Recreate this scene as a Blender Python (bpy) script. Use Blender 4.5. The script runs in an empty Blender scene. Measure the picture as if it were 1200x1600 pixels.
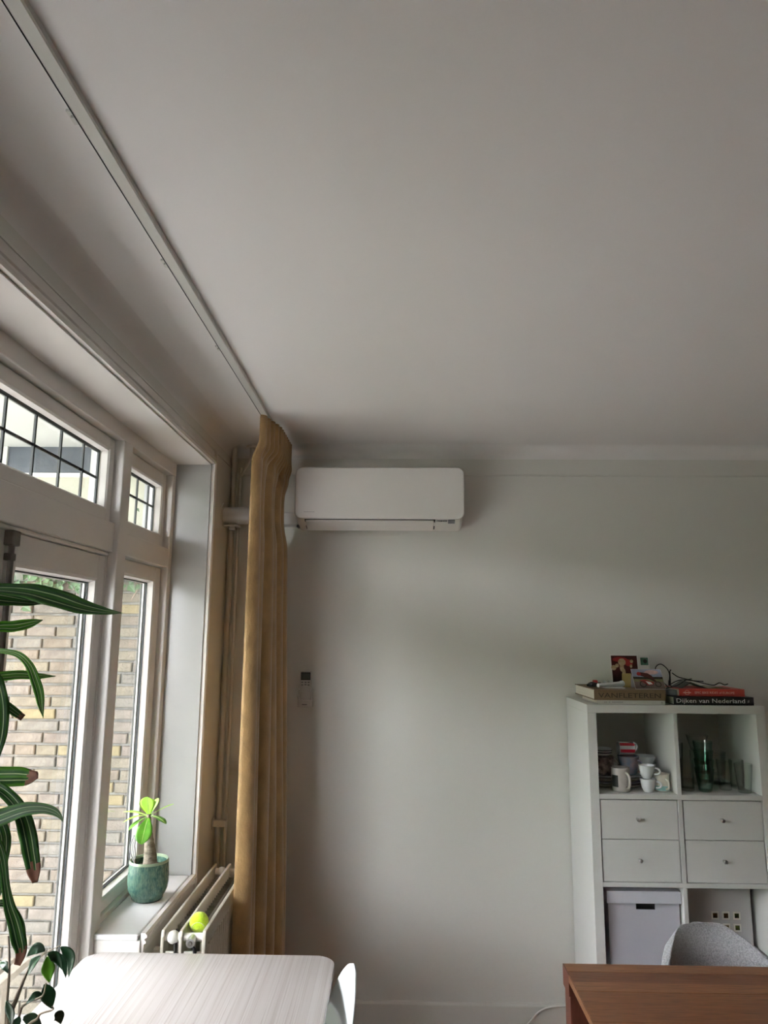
import bpy, bmesh, math, random
from mathutils import Vector, Matrix
random.seed(7)
S = bpy.context.scene
COL = S.collection
PI = math.pi

# ------------------------------------------------------------------ camera
cam_data = bpy.data.cameras.new('camera')
cam_data.sensor_fit = 'HORIZONTAL'; cam_data.sensor_width = 36.0
cam_data.lens = 36.0 * 1115.0 / 1200.0
cam_data.clip_start = 0.02; cam_data.clip_end = 200
cam = bpy.data.objects.new('camera', cam_data); COL.objects.link(cam)
yaw, pitch, roll = math.radians(1.13), math.radians(9.67), math.radians(0.46)
fw = Vector((-math.sin(yaw) * math.cos(pitch), math.cos(yaw) * math.cos(pitch), math.sin(pitch)))
rt = Vector((math.cos(yaw), math.sin(yaw), 0)); up = rt.cross(fw)
rt2 = rt * math.cos(roll) + up * math.sin(roll); up2 = -rt * math.sin(roll) + up * math.cos(roll)
cm = Matrix((rt2, up2, -fw)).transposed().to_4x4(); cm.translation = Vector((0, 0, 1.77))
cam.matrix_world = cm
S.camera = cam

# ------------------------------------------------------------------ daylight and exposure
world = bpy.data.worlds.new('overcast_sky'); S.world = world
world.use_nodes = True
wn = world.node_tree.nodes; wl = world.node_tree.links; wn.clear()
w_out = wn.new('ShaderNodeOutputWorld'); w_bg = wn.new('ShaderNodeBackground')
w_bg.inputs['Color'].default_value = (0.955, 0.97, 1.0, 1)
w_bg.inputs['Strength'].default_value = 16.0
wl.new(w_bg.outputs[0], w_out.inputs[0])

S.view_settings.view_transform = 'Standard'
S.view_settings.look = 'None'
S.view_settings.exposure = 0.59
S.view_settings.gamma = 1.0
S.view_settings.use_curve_mapping = False
S.cycles.max_bounces = 14
S.cycles.diffuse_bounces = 7
S.cycles.glossy_bounces = 5
S.cycles.transmission_bounces = 10
S.cycles.transparent_max_bounces = 24
S.cycles.sample_clamp_indirect = 8.0
S.cycles.caustics_reflective = False
S.cycles.caustics_refractive = False

# ------------------------------------------------------------------ materials
def new_mat(name):
    m = bpy.data.materials.new(name); m.use_nodes = True
    n = m.node_tree.nodes; l = m.node_tree.links
    return m, n, l, n['Principled BSDF']

def mat(name, col, rough=0.5, var=0.0, scale=8.0, bump=0.0, bscale=60.0, metal=0.0, spec=0.5, stretch=None, col2=None, coat=0.0, sheen=0.0):
    """plain surface with a little procedural colour variation and fine relief"""
    m, n, l, b = new_mat(name)
    b.inputs['Base Color'].default_value = (*col, 1)
    b.inputs['Roughness'].default_value = rough
    b.inputs['Metallic'].default_value = metal
    b.inputs['Specular IOR Level'].default_value = spec
    b.inputs['Coat Weight'].default_value = coat
    b.inputs['Sheen Weight'].default_value = sheen
    tc = n.new('ShaderNodeTexCoord'); mp = n.new('ShaderNodeMapping')
    l.new(tc.outputs['Object'], mp.inputs['Vector'])
    if stretch: mp.inputs['Scale'].default_value = stretch
    if var > 0 or col2:
        nz = n.new('ShaderNodeTexNoise'); nz.inputs['Scale'].default_value = scale; nz.inputs['Detail'].default_value = 5
        l.new(mp.outputs[0], nz.inputs['Vector'])
        rp = n.new('ShaderNodeValToRGB')
        c2 = col2 if col2 else tuple(c * (1 - var) for c in col)
        c1 = col if col2 else tuple(min(1, c * (1 + var)) for c in col)
        rp.color_ramp.elements[0].position = 0.3; rp.color_ramp.elements[0].color = (*c2, 1)
        rp.color_ramp.elements[1].position = 0.7; rp.color_ramp.elements[1].color = (*c1, 1)
        l.new(nz.outputs['Fac'], rp.inputs['Fac']); l.new(rp.outputs[0], b.inputs['Base Color'])
    if bump > 0:
        nb = n.new('ShaderNodeTexNoise'); nb.inputs['Scale'].default_value = bscale; nb.inputs['Detail'].default_value = 4
        l.new(mp.outputs[0], nb.inputs['Vector'])
        bp = n.new('ShaderNodeBump'); bp.inputs['Strength'].default_value = bump; bp.inputs['Distance'].default_value = 0.01
        l.new(nb.outputs['Fac'], bp.inputs['Height']); l.new(bp.outputs[0], b.inputs['Normal'])
    return m

def wood(name, c1, c2, c3, grain=(40, 2, 40), rough=0.35, scale=3.0, line=0.5):
    m, n, l, b = new_mat(name)
    tc = n.new('ShaderNodeTexCoord'); mp = n.new('ShaderNodeMapping'); mp.inputs['Scale'].default_value = grain
    oi = n.new('ShaderNodeObjectInfo'); ad = n.new('ShaderNodeVectorMath'); ad.operation = 'ADD'
    sc = n.new('ShaderNodeVectorMath'); sc.operation = 'SCALE'; sc.inputs['Scale'].default_value = 37.0
    cb = n.new('ShaderNodeCombineXYZ')
    for k in ('X', 'Y', 'Z'): l.new(oi.outputs['Random'], cb.inputs[k])
    l.new(cb.outputs[0], sc.inputs[0])
    l.new(tc.outputs['Object'], ad.inputs[0]); l.new(sc.outputs[0], ad.inputs[1])
    l.new(ad.outputs[0], mp.inputs['Vector'])
    a = n.new('ShaderNodeTexNoise'); a.inputs['Scale'].default_value = scale; a.inputs['Detail'].default_value = 6; a.inputs['Distortion'].default_value = 0.4
    l.new(mp.outputs[0], a.inputs['Vector'])
    rp = n.new('ShaderNodeValToRGB'); e = rp.color_ramp.elements
    e[0].position = 0.28; e[0].color = (*c1, 1); e[1].position = 0.72; e[1].color = (*c2, 1)
    x = e.new(0.5); x.color = (*[(p + q) / 2 for p, q in zip(c1, c2)], 1)
    l.new(a.outputs['Fac'], rp.inputs['Fac'])
    f = n.new('ShaderNodeTexNoise'); f.inputs['Scale'].default_value = scale * 6; f.inputs['Detail'].default_value = 3
    l.new(mp.outputs[0], f.inputs['Vector'])
    r2 = n.new('ShaderNodeValToRGB'); r2.color_ramp.elements[0].position = 0.5; r2.color_ramp.elements[1].position = 0.68
    r2.color_ramp.elements[0].color = (0, 0, 0, 1); r2.color_ramp.elements[1].color = (line, line, line, 1)
    l.new(f.outputs['Fac'], r2.inputs['Fac'])
    mx = n.new('ShaderNodeMix'); mx.data_type = 'RGBA'
    l.new(r2.outputs[0], mx.inputs[0]); l.new(rp.outputs[0], mx.inputs[6]); mx.inputs[7].default_value = (*c3, 1)
    l.new(mx.outputs[2], b.inputs['Base Color'])
    b.inputs['Roughness'].default_value = rough
    return m

def glass(name, col=(1, 1, 1), ior=1.45, rough=0.0, edge=None):
    m = bpy.data.materials.new(name); m.use_nodes = True
    n = m.node_tree.nodes; l = m.node_tree.links; n.clear()
    o = n.new('ShaderNodeOutputMaterial'); t = n.new('ShaderNodeBsdfTransparent'); g = n.new('ShaderNodeBsdfGlossy')
    t.inputs['Color'].default_value = (*col, 1); g.inputs['Roughness'].default_value = rough
    f = n.new('ShaderNodeFresnel'); f.inputs['IOR'].default_value = ior
    if edge:                                                     # a longer way through the wall of a vessel tints more
        lw = n.new('ShaderNodeLayerWeight'); lw.inputs['Blend'].default_value = 0.35
        mc = n.new('ShaderNodeMix'); mc.data_type = 'RGBA'
        mc.inputs[6].default_value = (*col, 1); mc.inputs[7].default_value = (*edge, 1)
        l.new(lw.outputs['Facing'], mc.inputs[0]); l.new(mc.outputs[2], t.inputs['Color'])
    mx = n.new('ShaderNodeMixShader')
    ge = n.new('ShaderNodeNewGeometry'); inv = n.new('ShaderNodeMath'); inv.operation = 'SUBTRACT'; inv.inputs[0].default_value = 1.0
    ml = n.new('ShaderNodeMath'); ml.operation = 'MULTIPLY'      # reflect once, at the face where light enters
    l.new(ge.outputs['Backfacing'], inv.inputs[1]); l.new(f.outputs[0], ml.inputs[0]); l.new(inv.outputs[0], ml.inputs[1])
    l.new(ml.outputs[0], mx.inputs[0]); l.new(t.outputs[0], mx.inputs[1]); l.new(g.outputs[0], mx.inputs[2]); l.new(mx.outputs[0], o.inputs[0])
    return m

M = {}
M['wall'] = mat('wall_paint', (0.70, 0.695, 0.655), 0.75, var=0.012, scale=1.5, bump=0.03, bscale=180)
M['ceiling'] = mat('ceiling_paint', (0.80, 0.785, 0.775), 0.85, var=0.01, scale=1.2, bump=0.03, bscale=120)
M['gloss'] = mat('white_gloss_paint', (0.72, 0.69, 0.66), 0.28, var=0.02, scale=6, bump=0.02, bscale=30)
M['sillwhite'] = mat('sill_paint', (0.78, 0.78, 0.78), 0.22, var=0.02, scale=10, bump=0.02, bscale=30)
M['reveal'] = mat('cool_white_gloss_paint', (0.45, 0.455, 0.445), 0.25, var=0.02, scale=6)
M['slideboard'] = mat('grey_white_board', (0.55, 0.545, 0.54), 0.5, var=0.02)
M['floor'] = wood('floor_wood', (0.16, 0.06, 0.03), (0.26, 0.11, 0.06), (0.1, 0.04, 0.02), (3, 30, 30), 0.35)
M['lead'] = mat('lead_came', (0.03, 0.035, 0.035), 0.5)
M['seal'] = mat('black_rubber_seal', (0.03, 0.035, 0.04), 0.6)
M['glass'] = glass('window_glass')
M['iron'] = mat('aged_iron', (0.09, 0.08, 0.07), 0.5, var=0.2, scale=30)
M['mortar'] = mat('mortar', (0.222, 0.220, 0.208), 0.9, var=0.25, scale=25, bump=0.4, bscale=120)
BR = [(0.143, 0.119, 0.094), (0.148, 0.129, 0.099), (0.140, 0.117, 0.100), (0.146, 0.126, 0.107), (0.151, 0.132, 0.098), (0.138, 0.127, 0.110)]
for i, c in enumerate(BR):
    M['brick%d' % i] = mat('brick_%s' % 'abcdef'[i], c, 0.9, var=0.22, scale=30, bump=0.5, bscale=90)
M['brick_yellow'] = mat('brick_yellow', (0.185, 0.152, 0.085), 0.9, var=0.15, scale=30, bump=0.4, bscale=90)
M['render'] = mat('cream_render', (0.36, 0.355, 0.295), 0.85, var=0.05, scale=4, bump=0.2, bscale=60)
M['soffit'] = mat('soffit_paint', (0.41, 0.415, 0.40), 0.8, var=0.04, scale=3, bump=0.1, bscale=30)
M['slate'] = mat('slate_grey_panel', (0.06, 0.07, 0.085), 0.3, var=0.15, scale=20, bump=0.1, bscale=60)
M['grass'] = mat('garden_ground', (0.16, 0.17, 0.11), 0.95, var=0.3, scale=6, bump=0.6, bscale=40)
M['paver'] = mat('terrace_stone', (0.46, 0.45, 0.435), 0.9, var=0.12, scale=9, bump=0.3, bscale=50)
M['zinc'] = mat('zinc_pipe', (0.3, 0.3, 0.31), 0.5, var=0.1)
M['ivy'] = mat('ivy_leaf', (0.07, 0.13, 0.06), 0.5, var=0.5, scale=14)
M['palewood'] = mat('pale_timber', (0.24, 0.205, 0.165), 0.8, var=0.15, scale=8)
M['alu'] = mat('painted_aluminium', (0.66, 0.66, 0.62), 0.35)
M['acwhite'] = mat('white_plastic_gloss', (0.80, 0.775, 0.745), 0.22)
M['acwhite2'] = mat('white_plastic_satin', (0.76, 0.74, 0.70), 0.35)
M['dark'] = mat('dark_gap', (0.02, 0.02, 0.02), 0.7)
M['greyplastic'] = mat('grey_plastic', (0.22, 0.22, 0.22), 0.4)
M['pvc'] = mat('grey_white_pvc', (0.62, 0.62, 0.62), 0.35)
M['pipe'] = mat('painted_pipe', (0.66, 0.63, 0.58), 0.35)
M['radiator'] = mat('radiator_enamel', (0.62, 0.58, 0.50), 0.35, var=0.03, scale=6)
M['radwhite'] = mat('white_enamel', (0.78, 0.76, 0.71), 0.28)
M['fin'] = mat('fin_steel', (0.36, 0.35, 0.32), 0.5)
M['blackhose'] = mat('black_rubber', (0.03, 0.03, 0.03), 0.5)
M['chrome'] = mat('chrome', (0.88, 0.88, 0.89), 0.32, metal=0.9)
M['tennis'] = mat('tennis_felt', (0.60, 0.86, 0.02), 0.95, var=0.1, scale=200, bump=0.5, bscale=500, sheen=0.4)
M['feltseam'] = mat('pale_seam', (0.78, 0.85, 0.5), 0.8)
M['shelf'] = mat('white_foil', (0.72, 0.725, 0.71), 0.38, var=0.01)
M['shelfin'] = M['shelf']
M['boxshaded'] = mat('lilac_card_shaded', (0.56, 0.565, 0.64), 0.55, var=0.02, scale=4)  # body kept darker than the lid, its shade put into the colour
M['boxlit'] = mat('lilac_card_lit', (0.68, 0.69, 0.77), 0.5, var=0.02, scale=4)  # same card made lighter: the light the lid catches is in the colour
M['slidewhite'] = mat('slide_mount', (0.78, 0.77, 0.70), 0.5)
M['film'] = mat('slide_film', (0.03, 0.025, 0.015), 0.15, col2=(0.16, 0.10, 0.02), scale=60)
M['film2'] = mat('green_slide_film', (0.02, 0.02, 0.015), 0.15, col2=(0.10, 0.14, 0.02), scale=70)
M['porcelain'] = mat('white_porcelain', (0.80, 0.82, 0.85), 0.15)
M['greymug'] = mat('grey_stoneware', (0.52, 0.49, 0.46), 0.25, var=0.08, scale=30)
M['black'] = mat('black_print', (0.012, 0.012, 0.014), 0.4)
M['cream'] = mat('cream_glaze', (0.74, 0.70, 0.62), 0.25, var=0.06, scale=30)
M['teal'] = mat('teal_glaze', (0.35, 0.58, 0.57), 0.25, var=0.1, scale=40)
M['redstripe'] = mat('red_glaze', (0.50, 0.02, 0.04), 0.25)
M['bluestripe'] = mat('dark_blue_glaze', (0.05, 0.05, 0.13), 0.25)
M['darkpattern'] = mat('dark_patterned_glaze', (0.03, 0.025, 0.03), 0.3, col2=(0.50, 0.46, 0.40), scale=55)
M['pinkblue'] = mat('painted_mug_glaze', (0.55, 0.40, 0.40), 0.25, col2=(0.16, 0.28, 0.42), scale=22)
M['glassware'] = glass('clear_glassware', (0.985, 0.99, 0.985), 1.9, edge=(0.70, 0.74, 0.73))
M['greenglass'] = glass('green_glassware', (0.87, 0.95, 0.915), 1.7, edge=(0.36, 0.60, 0.51))
M['velvet'] = mat('gold_velvet', (0.41, 0.252, 0.102), 0.62, var=0.18, scale=9.0, stretch=(2, 2, 1.3), bump=0.25, bscale=70, sheen=0.4)
M['ash'] = wood('white_stained_ash', (0.52, 0.475, 0.462), (0.605, 0.572, 0.563), (0.37, 0.32, 0.30), (48, 0.22, 48), 0.36, 1.1, 0.75)
M['walnut'] = [wood('walnut_%s' % k, a, b_, c, (1.3, 30, 30), 0.36, 1.6, 0.75) for k, a, b_, c in (
    ('light', (0.195, 0.085, 0.038), (0.285, 0.130, 0.058), (0.09, 0.034, 0.014)),
    ('mid', (0.160, 0.064, 0.029), (0.245, 0.102, 0.044), (0.075, 0.028, 0.012)),
    ('dark', (0.135, 0.051, 0.026), (0.20, 0.077, 0.038), (0.062, 0.022, 0.011)))]
M['redwood'] = wood('reddish_walnut_edge', (0.10, 0.032, 0.021), (0.145, 0.05, 0.031), (0.06, 0.02, 0.012), (26, 26, 1.3), 0.35, 2.0, 0.4)
M['chairwhite'] = mat('white_shell_plastic', (0.84, 0.88, 0.90), 0.3)
M['beech'] = wood('beech_leg', (0.5, 0.33, 0.2), (0.6, 0.42, 0.27), (0.4, 0.25, 0.14), (30, 30, 2), 0.4)
M['blackmetal'] = mat('black_metal', (0.02, 0.02, 0.02), 0.4)
M['fabric'] = mat('grey_melange_fabric', (0.58, 0.58, 0.61), 0.95, col2=(0.30, 0.30, 0.32), scale=230, bump=0.6, bscale=330, sheen=0.2)
M['pot'] = mat('teal_reactive_glaze', (0.015, 0.085, 0.075), 0.22, col2=(0.17, 0.27, 0.20), scale=110, stretch=(1.5, 1.5, 0.6), bump=0.15, bscale=120)
M['potrim'] = mat('pale_green_rim_glaze', (0.30, 0.38, 0.25), 0.3)
M['soil'] = mat('potting_soil', (0.03, 0.022, 0.015), 0.95, var=0.5, scale=80, bump=0.8, bscale=120)
M['trunk'] = mat('caudex_bark', (0.42, 0.36, 0.29), 0.8, col2=(0.16, 0.125, 0.09), scale=16, stretch=(1, 1, 3.5), bump=0.5, bscale=60)
M['limeleaf'] = mat('lime_leaf', (0.30, 0.56, 0.04), 0.4, var=0.2, scale=20)
M['darkleaf'] = mat('green_leaf', (0.10, 0.30, 0.02), 0.35, var=0.25, scale=20)
M['vein'] = mat('pale_leaf_vein', (0.55, 0.72, 0.25), 0.5)
M['figleaf'] = mat('dark_fig_leaf', (0.012, 0.055, 0.022), 0.28, var=0.3, scale=30)
M['figleaf2'] = mat('bright_fig_leaf', (0.09, 0.28, 0.012), 0.3, var=0.2, scale=30)
M['twig'] = mat('grey_brown_twig', (0.26, 0.21, 0.16), 0.8, var=0.2, scale=40)
M['brownleaf'] = mat('dried_leaf_tip', (0.15, 0.055, 0.03), 0.7, var=0.4, scale=40)
M['clay'] = mat('grey_planter', (0.3, 0.3, 0.29), 0.6, var=0.08)
M['bookbrown'] = mat('brown_cloth_cover', (0.21, 0.145, 0.085), 0.7, var=0.06, scale=60)
M['paper'] = mat('book_pages', (0.66, 0.62, 0.54), 0.85, var=0.12, scale=3, stretch=(1, 1, 260))
M['white_cover'] = mat('white_cover', (0.66, 0.65, 0.62), 0.5)
M['red_cover'] = mat('red_cover', (0.52, 0.065, 0.05), 0.45)
M['blue_grey_cover'] = mat('blue_grey_cover', (0.16, 0.20, 0.22), 0.5)
M['ink'] = mat('dark_ink', (0.03, 0.022, 0.015), 0.6)
M['ink_white'] = mat('white_ink', (0.72, 0.72, 0.72), 0.5)
M['ink_grey'] = mat('grey_ink', (0.42, 0.41, 0.39), 0.5)
M['ink_pink'] = mat('pale_red_ink', (0.75, 0.5, 0.45), 0.5)
M['card_white'] = mat('white_card', (0.75, 0.74, 0.72), 0.5)
M['p_dark'] = mat('print_black_red', (0.015, 0.012, 0.012), 0.35, col2=(0.12, 0.012, 0.01), scale=9)
M['p_bloom'] = mat('print_cream_bloom', (0.62, 0.52, 0.36), 0.4, col2=(0.36, 0.22, 0.08), scale=60)
M['p_red'] = mat('print_red', (0.38, 0.03, 0.03), 0.4)
M['p_sky'] = mat('print_blue_sky', (0.30, 0.34, 0.48), 0.4, var=0.2, scale=30)
M['p_cloud'] = mat('print_pink_cloud', (0.62, 0.42, 0.40), 0.4, var=0.15, scale=80)
M['p_field'] = mat('print_olive_field', (0.17, 0.17, 0.08), 0.4, var=0.2, scale=50)
M['p_track'] = mat('print_brown_track', (0.16, 0.11, 0.10), 0.4, var=0.1, scale=60)
M['p_green'] = mat('print_green', (0.08, 0.18, 0.12), 0.4, var=0.3, scale=60)
M['gold'] = mat('gold_paper', (0.36, 0.26, 0.08), 0.4)
M['greycard'] = mat('lilac_grey_card', (0.34, 0.32, 0.36), 0.6)
M['remotewhite'] = mat('remote_plastic', (0.62, 0.60, 0.585), 0.35)
M['lcd'] = mat('lcd_screen', (0.10, 0.12, 0.11), 0.15)

def leaf_material(name, dark, light, stripe):
    """long leaf: green blade with pale stripes running along it (u across, v along)"""
    m, n, l, b = new_mat(name)
    uv = n.new('ShaderNodeUVMap'); sp = n.new('ShaderNodeSeparateXYZ'); l.new(uv.outputs[0], sp.inputs[0])
    rp = n.new('ShaderNodeValToRGB'); e = rp.color_ramp.elements
    e[0].position = 0.0; e[0].color = (*light, 1); e[1].position = 1.0; e[1].color = (*light, 1)
    for p, c in ((0.08, light), (0.22, dark), (0.31, dark), (0.335, stripe), (0.35, stripe), (0.375, dark), (0.50, light), (0.56, dark),
                 (0.635, dark), (0.66, stripe), (0.675, stripe), (0.70, dark), (0.80, dark), (0.90, light)):
        x = e.new(p); x.color = (*c, 1)
    l.new(sp.outputs[0], rp.inputs['Fac'])
    l.new(rp.outputs[0], b.inputs['Base Color'])
    b.inputs['Roughness'].default_value = 0.5; b.inputs['Specular IOR Level'].default_value = 0.18
    return m
M['dracaena'] = leaf_material('striped_leaf', (0.008, 0.034, 0.010), (0.022, 0.085, 0.008), (0.30, 0.38, 0.20))
M['dracaena2'] = leaf_material('striped_leaf_bright', (0.016, 0.075, 0.010), (0.06, 0.20, 0.010), (0.45, 0.55, 0.28))

# ------------------------------------------------------------------ geometry helpers (each returns verts, faces)
def g_box(x0, x1, y0, y1, z0, z1):
    v = [(x0, y0, z0), (x1, y0, z0), (x1, y1, z0), (x0, y1, z0), (x0, y0, z1), (x1, y0, z1), (x1, y1, z1), (x0, y1, z1)]
    return v, [(0, 3, 2, 1), (4, 5, 6, 7), (0, 1, 5, 4), (1, 2, 6, 5), (2, 3, 7, 6), (3, 0, 4, 7)]

def g_join(*gs):
    V, F = [], []
    for v, f in gs:
        k = len(V); V += list(v); F += [tuple(i + k for i in q) for q in f]
    return V, F

def g_prism(poly, a0, a1, axis='X'):
    """polygon given in the two other axes, extruded along axis"""
    def p3(p, a): return {'X': (a, p[0], p[1]), 'Y': (p[0], a, p[1]), 'Z': (p[0], p[1], a)}[axis]
    n = len(poly); v = [p3(p, a0) for p in poly] + [p3(p, a1) for p in poly]
    f = [tuple(range(n))[::-1], tuple(range(n, 2 * n))] + [(i, (i + 1) % n, n + (i + 1) % n, n + i) for i in range(n)]
    return v, f

def g_lathe(prof, c=(0, 0, 0), n=28):
    """profile (r, z) from start to end; points with r = 0 close the surface"""
    V, F, rings = [], [], []
    for r, z in prof:
        if r < 1e-6:
            rings.append([len(V)]); V.append((c[0], c[1], c[2] + z))
        else:
            rings.append(list(range(len(V), len(V) + n)))
            V += [(c[0] + r * math.cos(2 * PI * i / n), c[1] + r * math.sin(2 * PI * i / n), c[2] + z) for i in range(n)]
    for a, b in zip(rings, rings[1:]):
        for i in range(n):
            j = (i + 1) % n
            if len(a) == 1 and len(b) == 1: continue
            if len(a) == 1: F.append((a[0], b[j], b[i]))
            elif len(b) == 1: F.append((a[i], a[j], b[0]))
            else: F.append((a[i], a[j], b[j], b[i]))
    return V, F

def g_tube(pts, r, n=10, cap=True):
    pts = [Vector(p) for p in pts]; rs = r if isinstance(r, (list, tuple)) else [r] * len(pts)
    V, F = [], []; prev = None
    for i, p in enumerate(pts):
        t = (pts[min(i + 1, len(pts) - 1)] - pts[max(i - 1, 0)]).normalized()
        if prev is None:
            a = Vector((0, 0, 1)) if abs(t.z) < 0.9 else Vector((1, 0, 0)); prev = t.cross(a).normalized()
        s = (prev - t * prev.dot(t)).normalized(); prev = s; q = t.cross(s)
        V += [tuple(p + (s * math.cos(2 * PI * k / n) + q * math.sin(2 * PI * k / n)) * rs[i]) for k in range(n)]
    for i in range(len(pts) - 1):
        for k in range(n):
            F.append((i * n + k, i * n + (k + 1) % n, (i + 1) * n + (k + 1) % n, (i + 1) * n + k))
    if cap:
        F.append(tuple(range(n))[::-1]); F.append(tuple(range((len(pts) - 1) * n, len(pts) * n)))
    return V, F

def smooth_path(pts, k=6):
    """Catmull-Rom through the given points"""
    P = [Vector(p) for p in pts]; P = [P[0] * 2 - P[1]] + P + [P[-1] * 2 - P[-2]]
    out = []
    for i in range(1, len(P) - 2):
        a, b, c, d = P[i - 1:i + 3]
        for j in range(k):
            t = j / k
            out.append(0.5 * ((2 * b) + (c - a) * t + (2 * a - 5 * b + 4 * c - d) * t * t + (3 * b - a - 3 * c + d) * t ** 3))
    out.append(P[-2]); return out

def g_cyl(c, r, h0, h1, axis='Z', n=24):
    a = {'X': ((h0, c[0], c[1]), (h1, c[0], c[1])), 'Y': ((c[0], h0, c[1]), (c[0], h1, c[1])), 'Z': ((c[0], c[1], h0), (c[0], c[1], h1))}[axis]
    return g_tube(a, r, n)

def g_ball(c, r, n=24, m=14):
    return g_lathe([(r * math.sin(PI * i / m) if 0 < i < m else 0.0, -r * math.cos(PI * i / m)) for i in range(m + 1)], c, n)

def g_sheet(rows):
    """grid of points -> quads"""
    V = [tuple(p) for r in rows for p in r]; w = len(rows[0])
    F = [(i * w + j, i * w + j + 1, (i + 1) * w + j + 1, (i + 1) * w + j) for i in range(len(rows) - 1) for j in range(w - 1)]
    return V, F

def round_rect(x0, x1, z0, z1, r, k=6):
    out = []
    for cx, cz, a in ((x1 - r, z0 + r, -PI / 2), (x1 - r, z1 - r, 0), (x0 + r, z1 - r, PI / 2), (x0 + r, z0 + r, PI)):
        for i in range(k + 1):
            t = a + PI / 2 * i / k; out.append((cx + r * math.cos(t), cz + r * math.sin(t)))
    return out

# ------------------------------------------------------------------ object helpers
WORLD = {}
def wm(o): return WORLD.get(o.name, Matrix.Identity(4))

def root(name, loc, label=None, cat=None, rotz=0.0, group=None, kind=None, tilt=None):
    o = bpy.data.objects.new(name, None); COL.objects.link(o)
    o.empty_display_size = 0.05
    o.location = loc; o.rotation_euler = (tilt[0] if tilt else 0, tilt[1] if tilt else 0, rotz)
    WORLD[o.name] = Matrix.Translation(loc) @ o.rotation_euler.to_matrix().to_4x4()
    return tag(o, label, cat, group, kind)

def tag(o, label=None, cat=None, group=None, kind=None):
    if label: o['label'] = label
    if cat: o['category'] = cat
    if group: o['group'] = group
    if kind: o['kind'] = kind
    return o

def finish_mesh(me, smooth, bevel):
    bm = bmesh.new(); bm.from_mesh(me)
    bmesh.ops.recalc_face_normals(bm, faces=bm.faces)
    if bevel:
        w, seg = bevel if isinstance(bevel, tuple) else (bevel, 2)
        ed = [e for e in bm.edges if len(e.link_faces) == 2 and e.calc_face_angle(0) > 0.5]
        bmesh.ops.bevel(bm, geom=ed, offset=w, segments=seg, profile=0.5, affect='EDGES')
    bm.to_mesh(me); bm.free()
    if smooth:
        me.polygons.foreach_set('use_smooth', [True] * len(me.polygons))
        me.set_sharp_from_angle(angle=math.radians(smooth if smooth is not True else 40))

def mk(name, geo, material, parent=None, smooth=False, bevel=0, local=False, uv=None, keep_normals=False):
    """one mesh object. Geometry in world space, or in the parent's space when local is set"""
    v, f = geo
    V = [Vector(p) for p in v]
    c = sum(V, Vector()) / len(V)
    lo = Vector([min(p[i] for p in V) for i in range(3)]); hi = Vector([max(p[i] for p in V) for i in range(3)]); c = (lo + hi) / 2
    me = bpy.data.meshes.new(name)
    me.from_pydata([tuple(p - c) for p in V], [], [tuple(q) for q in f])
    mats = material if isinstance(material, (list, tuple)) else [material]
    for m in mats: me.materials.append(m)
    if uv is not None:
        lay = me.uv_layers.new(name='UVMap')
        for lp in me.loops: lay.data[lp.index].uv = uv[lp.vertex_index]
    if not keep_normals: finish_mesh(me, smooth, bevel)
    elif smooth: me.polygons.foreach_set('use_smooth', [True] * len(me.polygons))
    o = bpy.data.objects.new(name, me); COL.objects.link(o)
    o.location = c
    if parent is not None:
        o.parent = parent
        if not local: o.matrix_parent_inverse = wm(parent).inverted()
        WORLD[o.name] = (wm(parent) if local else Matrix.Identity(4)) @ Matrix.Translation(c)
        if local and False: pass
    else:
        WORLD[o.name] = Matrix.Translation(c)
    return o

def sub(name, geo, material, part, **kw):
    """sub-part of a part, geometry in world space"""
    return mk(name, geo, material, part, **kw)

def lsub(name, geo, material, part, space, **kw):
    """sub-part of a part, geometry in the space of the thing (space) the part belongs to"""
    o = mk(name, geo, material, None, **kw)
    o.parent = part
    o.matrix_parent_inverse = wm(part).inverted() @ wm(space)
    WORLD[o.name] = wm(space) @ Matrix.Translation(o.location)
    return o

def box(name, x0, x1, y0, y1, z0, z1, material, parent=None, bevel=0, **kw):
    return mk(name, g_box(x0, x1, y0, y1, z0, z1), material, parent, bevel=bevel, **kw)

def text_geo(s, size, width=None):
    """flat lettering in the xz plane, starting at the origin, as plain geometry"""
    cu = bpy.data.curves.new('lettering', 'FONT'); cu.body = s; cu.size = size; cu.extrude = 0.0002
    cu.resolution_u = 2
    ob = bpy.data.objects.new('lettering', cu); COL.objects.link(ob)
    dg = bpy.context.evaluated_depsgraph_get()
    me = bpy.data.meshes.new_from_object(ob.evaluated_get(dg))
    v = [(p.co.x, -p.co.z, p.co.y) for p in me.vertices]; f = [tuple(q.vertices) for q in me.polygons]
    bpy.data.objects.remove(ob); bpy.data.curves.remove(cu); bpy.data.meshes.remove(me)
    x0 = min(p[0] for p in v); x1 = max(p[0] for p in v)
    k = (width / (x1 - x0)) if width else 1.0
    return [((p[0] - x0) * k, p[1], p[2]) for p in v], f

def moved(geo, d):
    return [(p[0] + d[0], p[1] + d[1], p[2] + d[2]) for p in geo[0]], geo[1]

def xform(geo, m):
    return [tuple(m @ Vector(p)) for p in geo[0]], geo[1]

# ================================================================== the setting
XW, XR, YB, YR, ZC = -0.86, 3.3, 3.57, -3.6, 2.72      # inner faces of the room
XO = -1.14                                              # outer face of the window wall
OY0, OY1, OZ = 0.55, 3.20, 2.54                         # the opening in the window wall
LOW = 0.745

def struct(o, label, cat):
    return tag(o, label, cat, kind='structure')

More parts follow.
